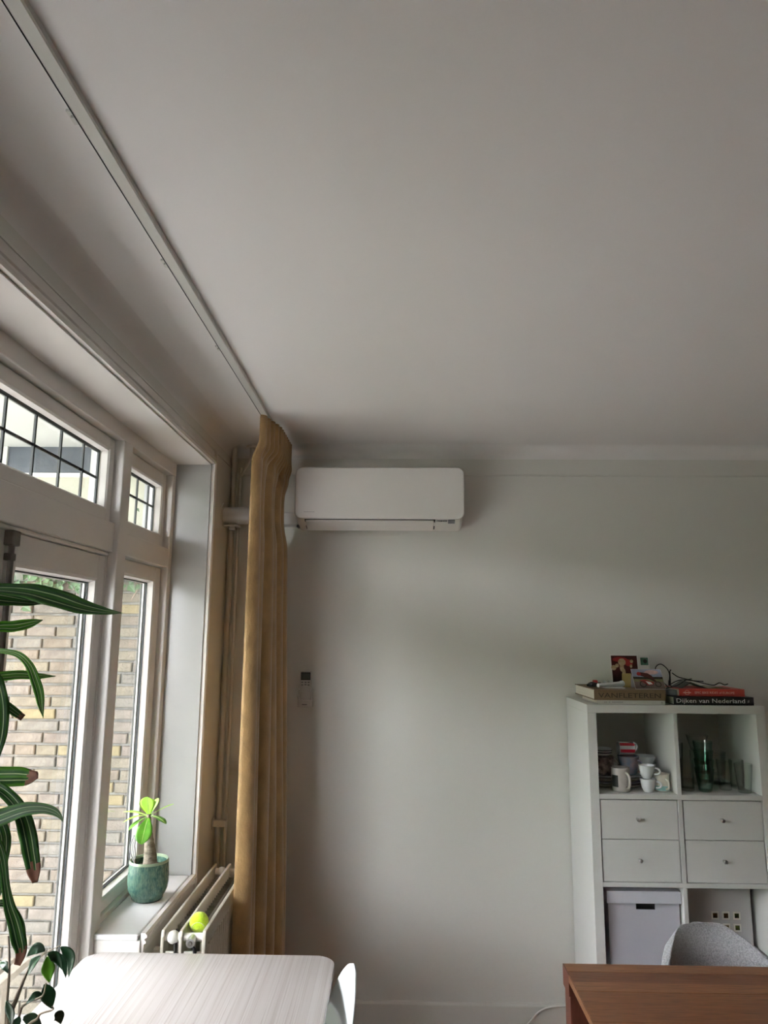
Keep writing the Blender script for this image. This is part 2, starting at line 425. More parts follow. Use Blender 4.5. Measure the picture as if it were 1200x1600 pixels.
struct(box('floor', XO, XR + .2, YR - .2, YB + .2, -0.12, 0.0, M['floor']), 'reddish brown wooden floor below the white skirting', 'floor')
struct(box('ceiling', XO, XR + .2, YR - .2, YB + .2, ZC, ZC + .12, M['ceiling']), 'plain matt white plaster ceiling over the whole room', 'ceiling')
struct(box('wall_back', XO, XR + .2, YB, YB + .14, 0, ZC, M['wall']), 'off-white back wall carrying the air conditioner', 'wall')
struct(box('wall_right', XR, XR + .2, YR, YB, 0, ZC, M['wall']), 'off-white side wall outside the right of the picture', 'wall')
struct(box('wall_rear', XO, XR + .2, YR - .2, YR, 0, ZC, M['wall']), 'off-white wall behind the viewer', 'wall')
struct(mk('wall_left', g_join(g_box(XO, XW, YR, OY0, 0, ZC), g_box(XO, XW, OY1, YB, 0, ZC), g_box(XO, XW, OY0, OY1, OZ, ZC),
       g_box(XO, XW, 2.60, OY1, 0, LOW), g_box(XO, XW, OY0, 1.15, 0, LOW)), M['wall']), 'off-white window wall around the french doors', 'wall')

# coves between walls and ceiling
def cove(axis, fixed, sgn, a0, a1, name, label):
    R = 0.065; poly = [(fixed, ZC)]
    for i in range(9):
        t = PI / 2 * i / 8
        poly.append((fixed + sgn * (R - R * math.cos(t)), ZC - R + R * math.sin(t)))
    ax = 'Y' if axis == 'Y' else 'X'
    struct(mk(name, g_prism(poly, a0, a1, ax), M['ceiling'], smooth=30), label, 'cornice')
cove('Y', XW, 1, YR, YB, 'trim_1', 'plain curved plaster cove above the window wall')
cove('X', YB, -1, XW, XR, 'trim_2', 'plain curved plaster cove above the back wall')
struct(mk('trim_3', g_prism([(XW, 2.604), (XW + .005, 2.604), (XW + .003, 2.613), (XW, 2.613)], YR, YB - .004, 'Y'), M['wall']), 'fine raised line along the top of the window wall', 'moulding')
struct(mk('trim_4', g_prism([(YB, 2.566), (YB - .005, 2.566), (YB - .003, 2.576), (YB, 2.576)], XW, XR, 'X'), M['wall']), 'fine raised line along the top of the back wall', 'moulding')
struct(mk('baseboard_back', g_prism([(YB, 0), (YB - .016, 0), (YB - .016, .118), (YB - .010, .128), (YB, .128)], XW, XR, 'X'), M['wall']), 'low off-white skirting board under the air conditioner wall', 'skirting')
struct(mk('baseboard_left', g_prism([(XW, 0), (XW + .016, 0), (XW + .016, .118), (XW + .010, .128), (XW, .128)], 3.27, YB - .016, 'Y'), M['wall']), 'short off-white skirting board in the corner behind the curtain', 'skirting')

# the fixed white timber frame of doors and windows
FX, FB = -1.02, -1.112
fr = root('trim_5', (FX, 1.875, 0), 'white painted timber frame holding doors and leaded lights', 'window frame', kind='structure')
def member(n, y0, y1, z0, z1, x1=FX, x0=FB, b=.004): return box(n, x0, x1, y0, y1, z0, z1, M['gloss'], fr, bevel=b)
member('frame_head', OY0, OY1, 2.472, OZ)
member('frame_jamb', 3.150, OY1, LOW, 2.472)
member('frame_jamb', OY0, 0.60, LOW, 2.472)
MULL = ((2.556, 2.640), (1.110, 1.194))
for a, b in MULL: member('mullion', a, b, 0, 2.472, FX + .004)
member('transom_bar', 2.640, 3.150, 2.050, 2.135)
member('transom_bar', 0.60, 1.110, 2.050, 2.135)
member('transom_bar', 1.194, 2.556, 2.052, 2.160, FX - .012)
member('door_stop', 1.194, 2.556, 2.038, 2.052, FX - .024)
member('frame_sill', 2.640, 3.150, LOW, .780, FX - .015)
member('frame_sill', 0.60, 1.110, LOW, .780, FX - .015)
member('threshold', 1.194, 2.556, 0, .028)
member('stop_bead', 2.546, 2.556, .03, 2.04, FX - .030, FX - .045, .001)

# reveal lining and moulded casing
rv = root('trim_6', (XW, 3.2, 0), 'glossy white reveal boards lining the deep window recess', 'window reveal', kind='structure')
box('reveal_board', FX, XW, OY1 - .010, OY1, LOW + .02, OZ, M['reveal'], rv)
box('reveal_head', FX, XW, OY0 + .010, OY1 - .010, OZ - .010, OZ, M['gloss'], rv)
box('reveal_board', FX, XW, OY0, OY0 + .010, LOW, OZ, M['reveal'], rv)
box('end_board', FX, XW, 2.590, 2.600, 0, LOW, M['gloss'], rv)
cs = root('trim_7', (XW, 3.22, 0), 'white moulded casing around the window recess', 'window casing', kind='structure')
def casing_profile():  # (distance outwards from the opening edge, height off the wall)
    return [(-.004, 0), (-.004, .016), (.003, .022), (.010, .022), (.013, .014), (.018, .013), (.021, .019), (.027, .019), (.031, .012), (.056, .010), (.060, .006), (.060, 0)]
cp = casing_profile()
mk('casing', g_prism([(XW + h, OY1 + d) for d, h in cp], .70, OZ + .06, 'Z'), M['gloss'], cs)
mk('casing', g_prism([(XW + h, OZ + d) for d, h in cp], OY0 - .06, OY1 + .004, 'Y'), M['gloss'], cs)
mk('casing', g_prism([(XW + h, OY0 - d) for d, h in cp], 0, OZ + .06, 'Z'), M['gloss'], cs)
mk('casing', g_prism([(XW + h, LOW + .018 - d) for d, h in cp], 2.596, OY1 + .004, 'Y'), M['gloss'], cs)
mk('casing', g_prism([(XW + h, 2.598 + d * .35) for d, h in cp], 0, LOW - .045, 'Z'), M['gloss'], cs)
# window sill board
struct(box('trim_8', FX - .015, XW - .006, 2.586, OY1 - .010, LOW, .765, M['sillwhite'], bevel=(.006, 3)), 'bright white painted window sill board under the potted plant', 'window sill')

# ------------------------------------------------------------------ windows and doors
def glazed(o, y0, y1, z0, z1, name='pane', gx=-1.086, t=.004):
    return box(name, gx - t, gx, y0, y1, z0, z1, M['glass'], o)
def ring(y0, y1, z0, z1, w, x0, x1):
    return g_join(g_box(x0, x1, y0, y0 + w, z0, z1), g_box(x0, x1, y1 - w, y1, z0, z1), g_box(x0, x1, y0 + w, y1 - w, z0, z0 + w), g_box(x0, x1, y0 + w, y1 - w, z1 - w, z1))
def bead(y0, y1, z0, z1, xo, xi, w):
    """sloping glazing bead all round an opening: outer edge at xo, inner edge (w further in) at xi"""
    a = [(xo, y0, z0), (xo, y1, z0), (xo, y1, z1), (xo, y0, z1)]
    m = [(xo - .004, y0 + w * .55, z0 + w * .55), (xo - .004, y1 - w * .55, z0 + w * .55), (xo - .004, y1 - w * .55, z1 - w * .55), (xo - .004, y0 + w * .55, z1 - w * .55)]
    b = [(xi, y0 + w, z0 + w), (xi, y1 - w, z0 + w), (xi, y1 - w, z1 - w), (xi, y0 + w, z1 - w)]
    c = [(xi, y0, z0), (xi, y1, z0), (xi, y1, z1), (xi, y0, z1)]
    V = a + m + b + c; F = []
    for r in range(4):
        s = (r + 1) % 4
        for i in range(4):
            j = (i + 1) % 4
            F.append((r * 4 + i, r * 4 + j, s * 4 + j, s * 4 + i))
    return V, F

def leaded(n, y0, y1, z0, z1, iy0, iy1, iz0, iz1, ys, zm, label):
    """top light: sash, lead cames, and one pane for each field"""
    o = root(n, (-1.06, (y0 + y1) / 2, z0), label, 'window', kind='structure')
    sx1, sx0 = -1.050, -1.108
    mk('sash', g_join(g_box(sx0, sx1, y0, iy0, z0, z1), g_box(sx0, sx1, iy1, y1, z0, z1), g_box(sx0, sx1, iy0, iy1, z0, iz0), g_box(sx0, sx1, iy0, iy1, iz1, z1)), M['gloss'], o, bevel=.003)
    mk('glazing_bead', bead(iy0, iy1, iz0, iz1, -1.052, -1.078, .008), M['gloss'], o)
    gy0, gy1, gz0, gz1 = iy0 + .004, iy1 - .004, iz0 + .004, iz1 - .004
    lx0, lx1 = -1.0915, -1.0845
    mk('lead_border', ring(gy0, gy1, gz0, gz1, .011, lx0, lx1), M['lead'], o)
    yy = [gy0] + list(ys) + [gy1]; zz = [gz0, zm, gz1]
    for y in ys: box('lead_came', lx0, lx1, y - .0042, y + .0042, gz0 + .011, gz1 - .011, M['lead'], o)
    box('lead_came', lx0 + .001, lx1 - .001, gy0 + .011, gy1 - .011, zm - .0045, zm + .0045, M['lead'], o)
    for a, b in zip(yy, yy[1:]):
        for c, d in zip(zz, zz[1:]): glazed(o, a + .001, b - .001, c + .001, d - .001)
    return o
leaded('window_1', 1.198, 2.552, 2.164, 2.468, 1.245, 2.510, 2.206, 2.424, (1.385, 1.550, 1.715, 1.880, 2.046, 2.212, 2.376), 2.316, 'wide leaded top light above the french doors')
leaded('window_2', 2.644, 3.146, 2.139, 2.468, 2.690, 3.108, 2.192, 2.414, (2.768, 2.899, 3.030), 2.316, 'small leaded top light above the narrow side window')
leaded('window_4', 0.604, 1.106, 2.139, 2.468, 0.642, 1.060, 2.192, 2.414, (0.72, 0.851, 0.982), 2.316, 'small leaded top light above the side window outside the picture')

def casement(n, y0, y1, z0, z1, iy0, iy1, iz0, iz1, label, cat='window', fx=-1.050, handle=None):
    o = root(n, (fx, (y0 + y1) / 2, z0), label, cat, kind='structure')
    bx = -1.106
    mk('stile', g_box(bx, fx, y0, iy0, z0, z1), M['gloss'], o, bevel=.003)
    mk('stile', g_box(bx, fx, iy1, y1, z0, z1), M['gloss'], o, bevel=.003)
    mk('rail', g_box(bx, fx, iy0, iy1, z0, iz0), M['gloss'], o, bevel=.003)
    mk('rail', g_box(bx, fx, iy0, iy1, iz1, z1), M['gloss'], o, bevel=.003)
    mk('glazing_bead', bead(iy0, iy1, iz0, iz1, fx - .001, -1.080, .014), M['gloss'], o)
    mk('glazing_seal', ring(iy0 + .011, iy1 - .011, iz0 + .011, iz1 - .011, .006, -1.084, -1.079), M['seal'], o)
    mk('spacer_bar', ring(iy0 + .002, iy1 - .002, iz0 + .002, iz1 - .002, .016, -1.0970, -1.0905), M['alu'], o)
    mk('glazing_seal', ring(iy0 + .002, iy1 - .002, iz0 + .002, iz1 - .002, .016, -1.1055, -1.1020), M['seal'], o)
    glazed(o, iy0 + .002, iy1 - .002, iz0 + .002, iz1 - .002)
    glazed(o, iy0 + .002, iy1 - .002, iz0 + .002, iz1 - .002, gx=-1.0975)
    return o
casement('window_3', 2.644, 3.146, .782, 2.046, 2.690, 3.079, .822, 1.992, 'tall narrow side window behind the potted plant')
casement('window_5', 0.604, 1.106, .782, 2.046, 0.671, 1.060, .822, 1.992, 'tall narrow side window outside the left of the picture')
d1 = casement('door_1', 1.886, 2.545, .030, 2.036, 1.946, 2.491, .42, 1.952, 'white glazed french door beside the narrow side window', 'door', -1.053)
d2 = casement('door_2', 1.204, 1.882, .030, 2.036, 1.262, 1.822, .42, 1.952, 'white glazed french door mostly outside the left of the picture', 'door', -1.053)
mk('bolt_rod', g_tube([(-1.040, 1.893, .05), (-1.040, 1.893, 2.030)], .008, 10), M['iron'], d1, smooth=True)
mk('bolt_keeper', g_join(g_box(-1.053, -1.026, 1.872, 1.910, 1.995, 2.036), g_box(-1.053, -1.032, 1.878, 1.906, 1.955, 1.975)), M['iron'], d1, bevel=.003)

def xring(x0, x1, z0, z1, w, y0, y1):
    return g_join(g_box(x0, x0 + w, y0, y1, z0, z1), g_box(x1 - w, x1, y0, y1, z0, z1), g_box(x0 + w, x1 - w, y0, y1, z0, z0 + w), g_box(x0 + w, x1 - w, y0, y1, z1 - w, z1))

# ------------------------------------------------------------------ outside the doors
struct(box('ground', -30, XO - .001, -14, 16, -.30, -.10, M['grass']), 'garden ground outside the french doors', 'ground')
struct(box('terrace', -6.0, XO, -4.0, 3.72, -.10, -.03, M['paver']), 'stone terrace outside the french doors', 'terrace')

YF = 3.715                                               # face of the brick wall
bw = struct(box('wall_outside', -6.0, XO, YF + .010, YF + .14, -.10, 2.035, M['mortar']), 'yellow and pink brick garden wall seen through the glass', 'wall')
pitch_z = 0.0588
brick_mesh = {}
def brick(x0, x1, z0, mname, joined=None):
    L = round(x1 - x0, 3); key = (L, mname)
    if key not in brick_mesh:
        me = bpy.data.meshes.new('brick')
        v, f = g_box(-L / 2, L / 2, -.010, .020, -.0235, .0235); me.from_pydata(v, [], f)
        bm = bmesh.new(); bm.from_mesh(me)
        fe = [e for e in bm.edges if all(vv.co.y < 0 for vv in e.verts)]
        bmesh.ops.bevel(bm, geom=fe, offset=.004, segments=1, affect='EDGES')
        bm.to_mesh(me); bm.free(); me.materials.append(M[mname]); brick_mesh[key] = me
    o = bpy.data.objects.new('brick', brick_mesh[key]); COL.objects.link(o)
    o.location = ((x0 + x1) / 2, YF + random.uniform(-.001, .0025), z0 + .0235 + random.uniform(-.0012, .0012))
    o.rotation_euler = (0, random.uniform(-.006, .006), 0)
    o.parent = bw; o.matrix_parent_inverse = wm(bw).inverted()
rest = []
rb = random.Random(11)
for c in range(36):
    z = -.08 + c * pitch_z
    x = XO - .004 - rb.choice((0, .03, .055))
    first = True
    while x > -5.9:
        L = rb.choice((.205, .205, .205, .205, .098, .145)) if not first else rb.choice((.205, .098, .15))
        first = False
        mname = 'brick%d' % rb.choice((0, 0, 1, 1, 2, 3, 3, 4, 5))
        if rb.random() < .02: mname = 'brick_yellow'
        if x - L > -2.35 and z > .12 and c < 36: brick(x - L, x, z, mname)
        else: rest.append((x - L, x, z, mname))
        x -= L + .011
rv_, rf_, rm_ = [], [], []
names = ['brick%d' % i for i in range(6)] + ['brick_yellow']
for a, b, z, mn in rest:
    v, f = g_box(a, b, YF - .010, YF + .020, z, z + .047)
    k = len(rv_); rv_ += v; rf_ += [tuple(i + k for i in q) for q in f]; rm_ += [names.index(mn)] * 6
ro = mk('distant_bricks', (rv_, rf_), [M[k] for k in names], bw); ro['kind'] = 'stuff'
ro.data.polygons.foreach_set('material_index', rm_)

# cream rendered wall, dark fascia and painted slab above the terrace
uw = struct(box('wall_terrace', -6.0, XO, 3.80, 3.95, 2.035, 2.60, M['render']), 'cream rendered wall above the ivy outside', 'wall')
fa = root('fascia', (-1.9, 3.78, 2.61), 'dark slate grey fascia board under the white soffit outside', 'fascia', kind='structure')
box('fascia_board', -2.135, -1.672, 3.765, 3.80, 2.618, 2.80, M['slate'], fa)
box('corner_post', -2.20, -2.135, 3.75, 3.82, 2.45, 2.80, M['soffit'], fa)
box('corner_post', -1.672, -1.638, 3.75, 3.82, 2.10, 2.80, M['soffit'], fa)
box('fascia_trim', -2.135, -1.672, 3.76, 3.80, 2.600, 2.618, M['gloss'], fa)
box('fascia_board', -1.638, XO, 3.775, 3.80, 2.60, 2.80, M['render'], fa)
struct(box('slab', -2.8, XO, -1.5, 3.95, 2.765, 2.92, M['soffit']), 'white painted balcony soffit above the terrace outside', 'balcony')
# house front above and beside the opening
struct(box('wall_facade', XO - .02, XO, -6.0, OY0 - .02, -.1, 2.765, M['render']), 'outer face of the house beside the doors', 'wall')
dp = root('downpipe', (-1.335, 3.745, -.1), 'grey zinc downpipe in the corner outside the small top light', 'pipe')
mk('pipe', g_tube([(-1.335, 3.742, 2.05), (-1.335, 3.742, 2.764)], .028, 16), M['zinc'], dp, smooth=True)
mk('pipe_clip', g_join(g_box(-1.375, -1.295, 3.735, 3.80, 2.30, 2.325)), M['zinc'], dp)

# unseen greenery, added to block low sky and bound the back wall light
rh = random.Random(9)
rows = []
for i in range(15):
    rows.append([(-11.0 + rh.uniform(-.25, .25) - .05 * i, -16 + 34 * j / 70, -.3 + 4.0 * i / 14 + (rh.uniform(-.2, .2) if i == 14 else 0)) for j in range(71)])
rows.append([(-13.0, -16 + 34 * j / 70, 3.6) for j in range(71)]); rows.append([(-13.0, -16 + 34 * j / 70, -.3) for j in range(71)])
struct(mk('added_hedge', g_sheet(rows), M['ivy']), 'unseen greenery added at the end of the garden to block low sky light', 'added_hedge')

bn = root('garden_bench', (-1.67, 2.9, -.03), 'pale timber garden bench outside the french door', 'bench')
box('bench_slat', -1.715, -1.665, 1.9, 3.52, .270, .300, M['palewood'], bn, bevel=.004)
box('bench_slat', -1.785, -1.735, 1.9, 3.52, .270, .300, M['palewood'], bn, bevel=.004)
for y in (2.1, 3.3): box('bench_leg', -1.78, -1.67, y, y + .05, -.03, .270, M['palewood'], bn)

# ivy hanging over the top of the wall
iv = root('ivy', (-1.9, 3.70, 2.0), 'green ivy leaves over the top of the brick wall outside', 'ivy')
ri = random.Random(5); V, F = [], []
for i in range(650):
    c = Vector((ri.uniform(-2.9, -1.28), 3.70 - abs(ri.gauss(0, .03)) - .012, 2.08 + ri.gauss(-.02, .075)))
    if c.x > -1.55: c.z += .05
    s = ri.uniform(.012, .03); n = Vector((ri.gauss(0, .5), -1, ri.gauss(.4, .5))).normalized()
    a = n.cross(Vector((ri.gauss(0, 1), 0, 1))).normalized(); b = n.cross(a)
    k = len(V)
    for q in ((0, -1), (.75, -.35), (.45, .2), (0, 1), (-.45, .2), (-.75, -.35)):
        V.append(tuple(c + a * q[0] * s + b * q[1] * s + n * (.25 * s * abs(q[0]))))
    F += [(k, k + 1, k + 2, k + 3), (k, k + 3, k + 4, k + 5)]
lv = mk('foliage', (V, F), M['ivy'], iv, keep_normals=True); lv['kind'] = 'stuff'
for k in range(7):
    x = -2.7 + k * .22
    mk('ivy_stem', g_tube(smooth_path([(x, 3.697, 1.93 + .03 * (k % 3)), (x + .03, 3.695, 2.0), (x - .02, 3.70, 2.10), (x + .01, 3.72, 2.18)], 4), .004, 6), M['twig'], iv, smooth=True)

# ================================================================== things on the ceiling and the back wall
ra = root('curtain_rail', (-.58, 1.5, ZC), 'long white aluminium curtain rail screwed to the ceiling', 'curtain rail')
mk('track', g_prism([(-.603, ZC), (-.603, ZC - .012), (-.597, ZC - .015), (-.572, ZC - .015), (-.569, ZC - .012), (-.569, ZC)], -2.6, 3.46, 'Y'), M['alu'], ra)
box('track_slot', -.6000, -.5988, -2.59, 3.45, ZC - .0162, ZC - .0140, M['seal'], ra)
for y in (-.9, -.2, .45, 1.18, 1.715, 2.275):
    mk('mounting_clip', g_join(g_box(-.616, -.603, y - .018, y + .018, ZC - .005, ZC), g_box(-.611, -.603, y - .008, y + .008, ZC - .010, ZC - .005)), M['alu'], ra)

# ---- gold velvet curtain
cu = root('curtain', (-.57, 3.2, 0), 'gold velvet floor-length curtain gathered in the corner beside the window', 'curtain')
def sst(a, b, x):
    t = max(0, min(1, (x - a) / (b - a))); return t * t * (3 - 2 * t)
FOLD_D = (.052, .040, .050, .038, .046, .040, .044)     # depth of each rounded fold
def curtain_pt(s, z):
    """s: 0 at the window end .. 1 at the wall end of the bunched cloth"""
    head = sst(2.50, 2.60, z)                       # 1 in the pleated heading
    low = 1 - sst(.2, 2.5, z)
    n = 6
    u = min(max(s + .012 * math.sin(9 * s + 1.0 * z) * (1 - head) * s * (1 - s) * 4, 0), 1)
    k = min(int(n * u), n - 1); f = n * u - k
    d = FOLD_D[k] * (.80 + .30 * low) * (1 + .12 * math.sin(1.7 * z + 2.1 * k))
    bulge = math.sin(PI * f) ** .55
    pinch = math.exp(-((z - 2.555) / .030) ** 2)
    body = (1 - head) * (1 - .45 * pinch)
    hs = math.sin(PI * ((12 * s) % 1.0)) ** .6
    xb = -.630 + (.046 + .046 * low) * sst(.05, .9, s)                     # line of the hanging cloth
    xh = -.600 + .040 * sst(0, .40, s)                                     # line of the heading
    x = xb * (1 - head) + xh * head + d * bulge * body + (.024 * head + .010 * pinch) * hs
    y1 = 3.542 - .142 * math.exp(-((z - 2.345) / .13) ** 4) - .045 * head   # clears the duct
    w = (f - .5) / n * .16 * math.sin(PI * f) * 2 * body                    # cloth swells out at each fold
    y = 2.975 - .012 * low + (y1 - 2.975) * min(max(u + w, 0), 1)
    return Vector((x, y, z))
zs = [2.700 - .012 * i for i in range(20)] + [2.46 - .035 * i for i in range(70)] + [.015]
zs = [z for z in zs if z > .014]
rows = [[curtain_pt(j / 260, z) for j in range(261)] for z in zs]
fab = mk('fabric', g_sheet(rows), M['velvet'], cu, smooth=80)
so = fab.modifiers.new('thickness', 'SOLIDIFY'); so.thickness = .003; so.offset = 0
rows = [[curtain_pt(j / 260, z) + Vector((.002, -.001, 0)) for j in range(261)] for z in (2.704, 2.700, 2.694)]
mk('heading_tape', g_sheet(rows), M['velvet'], cu, smooth=80)
for k in range(7):
    p = curtain_pt((k + .5) / 7, 2.70)
    mk('glider_hook', g_tube([(-.586, p.y, ZC - .016), (-.586, p.y, 2.700), (p.x, p.y, 2.690)], .0025, 6), M['alu'], cu, smooth=True)

# ---- split air conditioner
ac = root('air_conditioner', (-.09, YB, 2.28), 'white wall-mounted air conditioner with rounded front panel', 'air conditioner')
AX0, AX1 = -.492, .316
def rounded_block(x0, x1, prof, r, n=5):
    """profile in (y,z) swept along x with the ends pulled in for rounded corners"""
    cz = sum(p[1] for p in prof) / len(prof)
    V, F = [], []
    xs = [(x0 + r - r * math.sin(PI / 2 * (n - i) / n), r * (1 - math.cos(PI / 2 * (n - i) / n))) for i in range(n + 1)]
    xs += [(x1 - (x - x0), d) for x, d in reversed(xs)]
    m = len(prof)
    for x, d in xs:
        for (y, z) in prof:
            yy = y + d * (1 if y < 3.5 else 0) ; zz = z + (d if z < cz else -d) * .9
            V.append((x, min(yy, 3.568), zz))
    k = len(xs)
    for i in range(k - 1):
        for j in range(m):
            F.append((i * m + j, i * m + (j + 1) % m, (i + 1) * m + (j + 1) % m, (i + 1) * m + j))
    F.append(tuple(range(m))); F.append(tuple(range((k - 1) * m, k * m)))
    return V, F
prof = [(3.568, 2.282), (3.50, 2.272), (3.44, 2.276), (3.39, 2.292), (3.362, 2.310), (3.352, 2.34), (3.352, 2.50), (3.362, 2.54), (3.385, 2.556), (3.568, 2.560)]
mk('body', rounded_block(AX0 + .004, AX1 - .004, prof, .022), M['acwhite2'], ac, smooth=35)
fp = round_rect(AX0, AX1, 2.306, 2.556, .034, 7)
mk('front_panel', g_prism(fp, 3.334, 3.358, 'Y'), M['acwhite'], ac, smooth=35, bevel=(.007, 3))
# louvre on the sloping underside
def slab_yz(y0, z0, y1, z1, t, x0, x1):
    d = Vector((y1 - y0, z1 - z0)).normalized(); n = Vector((d.y, -d.x))
    if n.y > 0: n = -n
    q = [(y0, z0), (y1, z1), (y1 + n.x * t, z1 + n.y * t), (y0 + n.x * t, z0 + n.y * t)]
    return g_prism(q, x0, x1, 'X')
mk('louvre_gap', slab_yz(3.356, 2.3115, 3.446, 2.276, .004, -.446, .178), M['dark'], ac)  # dark strip put in for the shade in the gap round the louvre
mk('louvre', slab_yz(3.362, 2.305, 3.450, 2.271, .008, -.441, .172), M['acwhite'], ac, bevel=.002)
mk('display_window', slab_yz(3.362, 2.3075, 3.385, 2.2935, .002, .240, .272), M['greyplastic'], ac)
mk('print_mark', g_join(*[slab_yz(3.366, 2.3050, 3.375, 2.2995, .0012, x, x + w) for x, w in ((.186, .004), (.194, .006), (.202, .012), (.216, .008), (.226, .008))]), M['greyplastic'], ac)
mk('logo', g_join(*[g_box(-.447 + k * .0075, -.4415 + k * .0075, 3.3332, 3.3345, 2.336, 2.3385) for k in range(7)]), M['ink_grey'], ac)
mk('lower_corner', g_box(-.486, -.478, 3.39, 3.44, 2.272, 2.284), M['greyplastic'], ac)

# ---- duct from the air conditioner through the corner
du = root('pipe_duct', (-.70, 3.46, 2.335), 'round white duct running from the air conditioner into the window wall', 'duct')
mk('duct_tube', g_cyl((3.46, 2.338), .041, XW + .004, -.635, 'X', 28), M['pvc'], du, smooth=True)
mk('duct_collar', g_cyl((3.46, 2.338), .0435, -.79, -.735, 'X', 28), M['pvc'], du, smooth=True)
mk('wall_flange', g_cyl((3.46, 2.338), .062, XW, XW + .005, 'X', 32), M['pvc'], du, smooth=True)
box('trunking', -.60, -.495, 3.49, 3.568, 2.298, 2.362, M['pvc'], du, bevel=.006)
box('tube_coupling', -.66, -.595, 3.465, 3.52, 2.298, 2.378, M['pvc'], du, bevel=.01)
mk('pipe_strap', g_join(g_box(-.852, -.78, 3.44, 3.50, 2.284, 2.290), g_box(-.826, -.80, 3.45, 3.49, 2.268, 2.284)), M['pvc'], du)

# ---- heating pipes in the corner
hp = root('heating_pipe', (-.803, 3.535, 0), 'thin painted heating pipe with a bend below the ceiling', 'pipe')
mk('pipe', g_tube(smooth_path([(-.803, 3.535, .0), (-.803, 3.535, 1.2), (-.803, 3.535, 2.49), (-.801, 3.535, 2.545), (-.789, 3.535, 2.572), (-.770, 3.535, 2.612), (-.757, 3.535, 2.640), (-.752, 3.535, 2.665), (-.752, 3.535, 2.72)], 4), .0085, 12), M['pipe'], hp, smooth=True)
mk('ceiling_rosette', g_cyl((-.752, 3.535), .024, 2.702, 2.712, 'Z'), M['pipe'], hp, smooth=True)
mk('pipe_bracket', g_join(g_box(-.858, -.795, 3.505, 3.529, .875, .905), g_box(-.859, -.853, 3.495, 3.530, .865, .915)), M['pipe'], hp, bevel=.003)
mk('heating_pipe', g_tube([(-.838, 3.545, 0), (-.838, 3.545, 2.72)], .013, 14), M['pipe'], smooth=True)
tag(bpy.data.objects['heating_pipe.001'], 'straight painted heating pipe tight in the room corner', 'pipe')

# ---- remote control in its holder
rm = root('remote_control', (-.443, YB, 1.42), 'white air conditioner remote in a holder on the wall', 'remote control')
mk('handset', g_prism(round_rect(-.470, -.416, 1.43, 1.590, .006, 4), 3.538, 3.556, 'Y'), M['remotewhite'], rm, bevel=.003, smooth=35)
mk('screen', g_box(-.466, -.420, 3.5365, 3.5385, 1.545, 1.582), M['black'], rm)
mk('screen_glass', g_box(-.463, -.4225, 3.5355, 3.537, 1.549, 1.578), M['lcd'], rm)
for i, (x, z) in enumerate(((-.459, 1.535), (-.443, 1.535), (-.428, 1.535), (-.459, 1.522), (-.443, 1.524), (-.428, 1.522))):
    mk('button', g_box(x - .0048, x + .0048, 3.535, 3.539, z - .003, z + .003), M['greyplastic'], rm, bevel=.0012)
mk('holder', g_join(g_box(-.478, -.410, 3.552, YB, 1.418, 1.50), g_box(-.478, -.472, 3.532, YB, 1.418, 1.475), g_box(-.414, -.408, 3.532, YB, 1.418, 1.50), g_box(-.478, -.408, 3.530, 3.537, 1.418, 1.452)), M['remotewhite'], rm, bevel=.002)
mk('holder_slot', g_box(-.457, -.433, 3.5285, 3.531, 1.428, 1.433), M['greyplastic'], rm)

# ================================================================== radiator under the sill
rd = root('radiator', (-.72, 2.95, 0), 'cream triple panel radiator between the sill and the curtain', 'radiator')
RY0, RY1, RZ0, RZ1 = 2.605, 3.335, .14, .772
def panel(x0, x1, name):
    c = .018
    poly = [(RY0, RZ0 + c), (RY0 + c, RZ0), (RY1 - c, RZ0), (RY1, RZ0 + c), (RY1, RZ1 - c), (RY1 - c * .4, RZ1), (RY0 + c * .4, RZ1), (RY0, RZ1 - c)]
    return mk(name, g_prism(poly, x0, x1, 'X'), M['radiator'], rd, bevel=.003)
panel(-.795, -.784, 'panel'); panel(-.733, -.722, 'panel'); pf = panel(-.655, -.642, 'panel')
flute_v = []
for k in range(22):
    y = RY0 + .028 + k * .0317
    flute_v.append(g_prism([(-.6425, y), (-.6380, y + .005), (-.6380, y + .019), (-.6425, y + .024)], RZ0 + .05, RZ1 - .05, 'Z'))
for g in flute_v: sub('flute', g, M['radiator'], pf)
# convector fins between the panels
def fins(xa, xb, top, cnt):
    me = None
    for k in range(cnt):
        y = RY0 + .055 + k * (RY1 - RY0 - .11) / (cnt - 1)
        if me is None:
            o = mk('convector_fin', g_box(xa, xb, y - .0012, y + .0012, RZ0 + .05, top), M['fin'], rd); me = o; d0 = y
        else:
            p = me.copy(); COL.objects.link(p); p.location.y += y - d0
fins(-.783, -.748, .728, 24); fins(-.721, -.690, .730, 24)
mk('convector_sheet', g_box(-.748, -.7465, RY0 + .05, RY1 - .05, RZ0 + .05, .730), M['fin'], rd)
mk('convector_sheet', g_box(-.690, -.6885, RY0 + .05, RY1 - .05, RZ0 + .05, .735), M['fin'], rd)
zz = []
for k in range(61):
    y = RY0 + .05 + k * (RY1 - RY0 - .10) / 60
    zz.append((-.6565 if k % 2 else -.672, y))
rows = [[(x, y, z) for x, y in zz] for z in (RZ0 + .05, .737)]
zs_ = mk('convector_zigzag', g_sheet(rows), M['radwhite'], rd); mo = zs_.modifiers.new('t', 'SOLIDIFY'); mo.thickness = .0012
